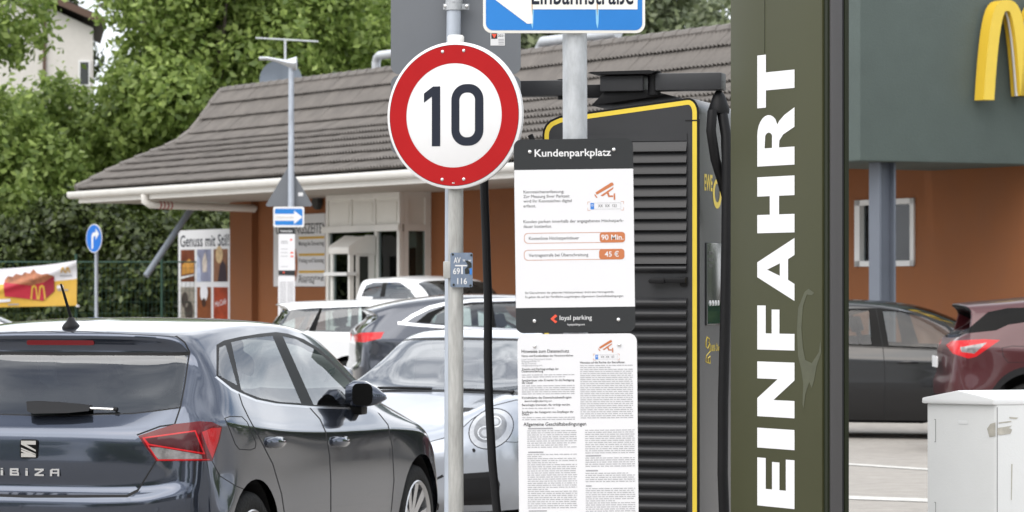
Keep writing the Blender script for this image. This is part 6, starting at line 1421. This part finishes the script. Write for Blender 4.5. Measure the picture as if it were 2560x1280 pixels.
    rt, made, hit, Mi, rl, cl_ = make_car('red_crossover', 'dark red crossover with black roof spoiler behind the utility cabinet', G, ((5.05, 33.6), 92), 'c_red', -1, ops, sp, du=.045, nsm=1)
    for sd in (1, -1):                                   # black wheel arch cladding
        m = MB(); n = 26; vs, fs = [], []
        for i in range(n + 1):
            a = R(-8 + 196 * i / n); 
            for r_ in (.425, .50): vs.append((r_ * math.cos(a), sd * (.905 if r_ < .45 else .898), .36 + r_ * math.sin(a)))
        m.add(vs, [(2 * i, 2 * i + 1, 2 * i + 3, 2 * i + 2) for i in range(n)]); m.build('wheel_arch_trim', M_['plastic'], rt)
    MB().prism(rrect(-.26, .26, .80, .91, .01, 2), 0, .01, M=Matrix.Translation((-.872, 0, .02)) @ Matrix.Rotation(R(-90), 4, 'Z')).build('number_plate', M_['signwhite'], rt)
    # --- another white car whose windscreen pillar shows at the picture's edge
    G = zmap(HATCH, [(.2, .2), (.95, .95), (1.456, 1.47)], [(-.70, -.80), (0, 0), (2.564, 2.65), (3.385, 3.55)], 1.02)
    sp = dict(arches=[(0, .37, .34), (2.65, .37, .34)], wheel_r=.325, track=.88, tags=STD, tub=(-.5, 2.25, .70, .95), seats=seats, spokes=5, param=[('glass_c', 5.1, 6.95, -1, 2.65), ('glass', 6.3, 10.5, 3.1, 3.9), ('glass_r', 14.05, 14.9, -1, 2.6)])
    make_car('parked_car', 'white car mostly cut off beyond the dark hatchback, below the banner', G, ((-7.33, 36.0), 75), 'c_white', -1, [], sp, du=.06, nsm=1)
other_cars()

def sports_car():
    # rows as above; origin on the front axle, x forward; long low nose, round lamps on raised wings
    T = lambda y: 0
    G = [
     [(.86, 0, .09), (.85, .30, .09), (.80, .55, .09), (.70, .70, .09), (.60, .78, .09), (.52, .83, .09), (.47, .85, .09), (.44, .86, .09), (.41, .87, .09), (.39, .875, .09), (.37, .88, .09)],
     [(.945, 0, .20), (.935, .30, .20), (.90, .55, .21), (.79, .72, .23), (.68, .81, .24), (.58, .86, .24), (.52, .88, .24), (.47, .89, .22), (.44, .90, .20), (.41, .90, .17), (.38, .89, .14)],
     [(.965, 0, .44), (.955, .30, .44), (.90, .55, .46), (.79, .73, .48), (.66, .83, .49), (.55, .88, .47), (.49, .895, .44), (.45, .90, .38), (.42, .905, .31), (.40, .905, .24), (.38, .895, .17)],
     [(.90, 0, .575), (.88, .32, .585), (.80, .56, .62), (.68, .72, .655), (.53, .82, .64), (.44, .87, .585), (.42, .89, .53), (.41, .90, .44), (.40, .91, .34), (.39, .91, .25), (.38, .90, .17)],
     [(.70, 0, .645), (.66, .32, .66), (.55, .52, .725), (.42, .68, .785), (.30, .80, .755), (.24, .86, .68), (.23, .89, .60), (.23, .905, .48), (.23, .915, .36), (.23, .915, .26), (.23, .90, .17)],
     [(.25, 0, .735), (.22, .32, .75), (.14, .52, .805), (.08, .68, .855), (.02, .80, .825), (-.02, .87, .74), (-.03, .90, .64), (-.03, .912, .50), (-.03, .915, .38), (-.03, .91, .27), (-.03, .90, .17)],
     [(-.15, 0, .82), (-.18, .32, .83), (-.24, .54, .855), (-.27, .68, .885), (-.30, .79, .855), (-.33, .865, .77), (-.34, .895, .66), (-.34, .90, .51), (-.34, .90, .38), (-.34, .895, .27), (-.34, .88, .17)],
     [(-.48, 0, .905), (-.53, .32, .905), (-.68, .55, .905), (-.78, .68, .915), (-.80, .775, .895), (-.82, .845, .80), (-.82, .87, .69), (-.82, .865, .53), (-.82, .87, .38), (-.82, .86, .26), (-.82, .85, .17)],
     [(-.80, 0, 1.10), (-.83, .32, 1.095), (-.92, .50, 1.075), (-.98, .595, 1.045), (-1.0, .765, .905), (-1.02, .84, .81), (-1.02, .865, .70), (-1.02, .86, .54), (-1.02, .865, .38), (-1.02, .855, .26), (-1.02, .85, .17)],
     [(-1.12, 0, 1.245), (-1.14, .30, 1.238), (-1.20, .46, 1.215), (-1.24, .545, 1.165), (-1.28, .76, .915), (-1.30, .838, .82), (-1.30, .862, .71), (-1.30, .858, .54), (-1.30, .865, .38), (-1.30, .855, .26), (-1.30, .85, .17)],
     [(-1.55, 0, 1.295), (-1.55, .30, 1.288), (-1.56, .45, 1.268), (-1.58, .54, 1.218), (-1.60, .76, .93), (-1.62, .84, .835), (-1.62, .865, .72), (-1.62, .865, .55), (-1.62, .87, .38), (-1.62, .86, .26), (-1.62, .85, .17)],
     [(-2.05, 0, 1.255), (-2.05, .30, 1.248), (-2.05, .45, 1.225), (-2.05, .54, 1.165), (-2.05, .76, .945), (-2.06, .86, .86), (-2.06, .90, .75), (-2.06, .92, .56), (-2.06, .915, .38), (-2.06, .90, .26), (-2.06, .87, .17)],
     [(-2.7, 0, 1.02), (-2.7, .30, 1.015), (-2.68, .48, .995), (-2.66, .62, .965), (-2.62, .78, .90), (-2.58, .88, .82), (-2.56, .915, .72), (-2.54, .925, .56), (-2.52, .92, .40), (-2.50, .91, .28), (-2.48, .88, .2)],
     [(-3.35, 0, .80), (-3.34, .30, .80), (-3.28, .50, .79), (-3.18, .68, .77), (-3.10, .78, .73), (-3.02, .85, .67), (-2.98, .87, .60), (-2.92, .88, .5), (-2.88, .88, .40), (-2.84, .87, .30), (-2.82, .86, .2)],
     [(-3.42, 0, .3), (-3.40, .30, .3), (-3.32, .50, .3), (-3.22, .66, .29), (-3.14, .75, .28), (-3.06, .80, .27), (-3.0, .82, .26), (-2.95, .83, .25), (-2.9, .84, .24), (-2.86, .84, .22), (-2.83, .84, .2)],
    ]
    a = R(16.5); f = Vector((-math.sin(a), -math.cos(a))); l = Vector((math.cos(a), -math.sin(a)))
    d = 23.2; Hh = Vector(((1228 - CX) / F * d, d)); O = Hh - .45 * f - .70 * l
    tags = dict(STD); tags.update({'glass_c': ('windscreen', 'frontglass', 'join', None), 'hood': ('hood', 'c_silver', 'join', None), 'mesh': ('intake_mesh', 'plastic', 'both', 'intake'), 'headdark': ('headlight_bowl', 'headbowl', 'both', 'head'), 'headcore': ('headlight_core', 'headlens', 'both', 'head')})
    def ell(cx, cy, rx, ry, n=22, rot=0): return [(cx + rx * math.cos(2 * math.pi * k / n) * math.cos(rot) - ry * math.sin(2 * math.pi * k / n) * math.sin(rot), cy + rx * math.cos(2 * math.pi * k / n) * math.sin(rot) + ry * math.sin(2 * math.pi * k / n) * math.cos(rot)) for k in range(n)]
    ops = [('poly', 'trim', [(905, 958), (1000, 853), (1120, 842), (1290, 846), (1400, 858), (1445, 985), (1290, 988), (1140, 981), (935, 978)]), ('poly', 'glass_c', [(915, 955), (1003, 860), (1120, 850), (1290, 852), (1392, 862), (1432, 978), (1290, 980), (1140, 974), (940, 971)]),
           ('line', 'gap', [(1000, 1100), (1065, 1107), (1110, 1095), (1150, 1075), (1180, 1048), (1230, 1015), (1290, 1000), (1400, 1000)], 2.2),
           ('poly', 'vent', [(1150, 1018), (1188, 1020), (1172, 1028), (1150, 1032)]),
           ('poly', 'head', ell(1228, 1072, 59, 47, 28, R(-32))), ('line', 'trim', (lambda e: e + [e[0]])(ell(1228, 1072, 59, 47, 28, R(-32))), 2.4), ('poly', 'headdark', ell(1226, 1070, 44, 34, 24, R(-32))), ('line', 'head2', (lambda e: e + [e[0]])(ell(1238, 1054, 15, 13, 18)), 1.8), ('line', 'head2', (lambda e: e + [e[0]])(ell(1214, 1082, 19, 16, 18)), 1.8), ('poly', 'headcore', ell(1238, 1054, 9, 8, 14)), ('poly', 'headcore', ell(1214, 1082, 11, 9, 14)),
           ('poly', 'intake', [(1145, 1185), (1238, 1178), (1250, 1210), (1248, 1248), (1232, 1262), (1145, 1264)]), ('poly', 'mesh', [(1150, 1198), (1228, 1192), (1232, 1250), (1150, 1254)]), ('poly', 'intake', [(1088, 1196), (1106, 1186), (1110, 1192), (1092, 1200)]), ('poly', 'intake', [(1082, 1230), (1098, 1262), (1096, 1275), (1082, 1278)]),
           ('line', 'gap', [(1262, 1104), (1290, 1106), (1320, 1100)], 1.6)]
    sp = dict(arches=[(0, .37, .33), (-2.45, .38, .34)], wheel_r=.33, track=.90, tags=tags, tub=(-2.2, -.75, .66, .86), seats=[(-1.75, .36), (-1.75, -.36)], param=[('glass', 8.6, 10.8, 3.15, 3.85)])
    hd = math.degrees(math.atan2(f.x, f.y))
    rt, made, hit, Mi, rl, cl_ = make_car('sports_car', 'light silver sports car with round headlights facing the camera', G, ((O.x, O.y), hd), 'c_silver', 1, ops, sp, du=.035, nsm=2)
    sw = MB(); sw.lathe([(.17, -.012), (.185, 0), (.17, .012), (.158, 0), (.17, -.012)], 'x', 28); Mx = Matrix.Translation((-1.15, .36, .92)) @ Matrix.Rotation(R(-22), 4, 'Y'); sw.v = [tuple(Mx @ Vector(v)) for v in sw.v]; sw.build('steering_wheel', M_['bannerw'], rt, smooth=60)
    m = MB(); m.box(-1.74, -1.70, -.30, -.22, .75, 1.0); m.build('red_belt', M_['redseat'], rt)
    q = [hit(u, v)[0] for u, v in ((945, 974), (1010, 974), (1080, 976))]
    if all(q): MB().tube([a_ + Vector((.01, 0, .012)) for a_ in q], .010, 6).build('wiper', M_['plastic'], rt)
    q = [hit(u, v)[0] for u, v in ((1160, 978), (1230, 981), (1285, 984))]
    if all(q): MB().tube([a_ + Vector((.01, 0, .012)) for a_ in q], .010, 6).build('wiper', M_['plastic'], rt)
    q = hit(1184, 1126)[0]
    if q: MB().lathe([(0, .006), (.012, .004), (.014, 0)], 'x', 12, tuple(q)).build('washer_cap', M_['plastic'], rt, smooth=40)
    # wing mirrors
    for sd in (1, -1):
        m = MB().lathe([(0, .10), (.06, .08), (.085, .03), (.085, -.03), (.05, -.06), (0, -.06)], 'x', 16); m.v = [(-.95 + x, sd * .90 + y * 1.25, .97 + z * .75) for x, y, z in m.v]; m.build('wing_mirror', M_['c_silver'], rt, smooth=60)
sports_car()

# ------------------------------------------------------------------ unseen street, added to darken what the cars and glossy signs mirror
def surroundings():
    tb = 'leafy street tree across the road, mirrored in the car paint'
    for i, (x, y, kd, sd) in enumerate(((-34, -20, 'leaf', 11), (-27, -24, 'leaf', 13), (-20, -21, 'leaf_y', 12), (-9, -26, 'leaf', 11), (9, -25, 'leaf', 13), (15, -22, 'leaf', 11), (22, -18, 'leaf_y', 12), (27, -10, 'leaf', 13), (30, -2, 'leaf', 11), (31, 6, 'leaf', 13), (32, 14, 'leaf_y', 12), (33, 22, 'leaf', 11), (24, 40, 'leaf', 13), (27, 47, 'leaf', 11), (29, 55, 'leaf', 13), (33, 64, 'leaf', 11), (-36, -8, 'leaf', 13), (-38, 4, 'leaf', 11))):
        tree('street_tree', (x, y, 0), kd, sd, 2.9, 1.3, 9.6, 15, NL, .105, i * .9, tb, 'street trees across the road')
    sh = [o for o in COL.objects if o.name.startswith('hedge_shrub')]
    for i in range(9):
        o = dup(sh[i % 7], (-15.2 - i * 1.9, 76.5 + .5 * math.sin(i * 2.2), 0), i * 1.3); o['label'] = 'dark hedge shrub continuing the hedge beyond the banner'; o['group'] = 'hedge shrubs beyond the banner'
    for i in range(7):
        tree('maple_tree', (-18.5 - i * 4.2, 82 + 5 * (i % 2), 0), 'leaf' if i % 3 else 'leaf_y', (11, 13)[i % 2] if i % 3 else 12, 2.9, 1.3, 9.6, 15, NL, .105, i * 1.7, 'tall maple tree further along the hedge beyond the banner', 'maples beyond the banner')
    for i in range(16):  # unseen shrubs, added to give the car doors a dark band to mirror
        o = dup(sh[i % 7], (11 + i * .75 + .5 * math.sin(i * 3), 34 + i * 2.1, 0), i * .8); o['label'] = 'dark unseen shrub added to darken reflections in the car doors'; o['group'] = 'unseen shrubs for door reflections'
    for k, (x, y, rz, h, wd, lab) in enumerate(((-3, -34, R(180), 9, 14, 'grey rendered apartment house across the road, behind the camera'), (24, -30, R(205), 8, 12, 'brown apartment house on the corner across the road'), (-26, -34, R(170), 10, 15, 'cream apartment house across the road beside the tall trees'))):
        rt = empty('apartment_house', (x, y, 0), rz, lab, 'house')
        MB().box(-wd / 2, wd / 2, 0, 9, 0, h).build('wall', M_[('soffit', 'brown', 'housewall')[k]], rt); MB().prism([(-wd / 2 - .5, h), (wd / 2 + .5, h), (wd / 2 - 2, h + 3), (-wd / 2 + 2, h + 3)], -.5, 9.5).build('roof', M_['housetile'], rt)
        for r_ in range(3):
            for c in range(6):
                xx = -wd / 2 + wd * (c + .5) / 6; wf = MB().box(xx - .6, xx + .6, -.06, -.003, 1 + 2.8 * r_, 2.4 + 2.8 * r_).build('window', M_['winframe'], rt); MB().box(xx - .52, xx + .52, -.08, -.062, 1.08 + 2.8 * r_, 2.32 + 2.8 * r_).build('pane', M_['screen'], wf)
surroundings()
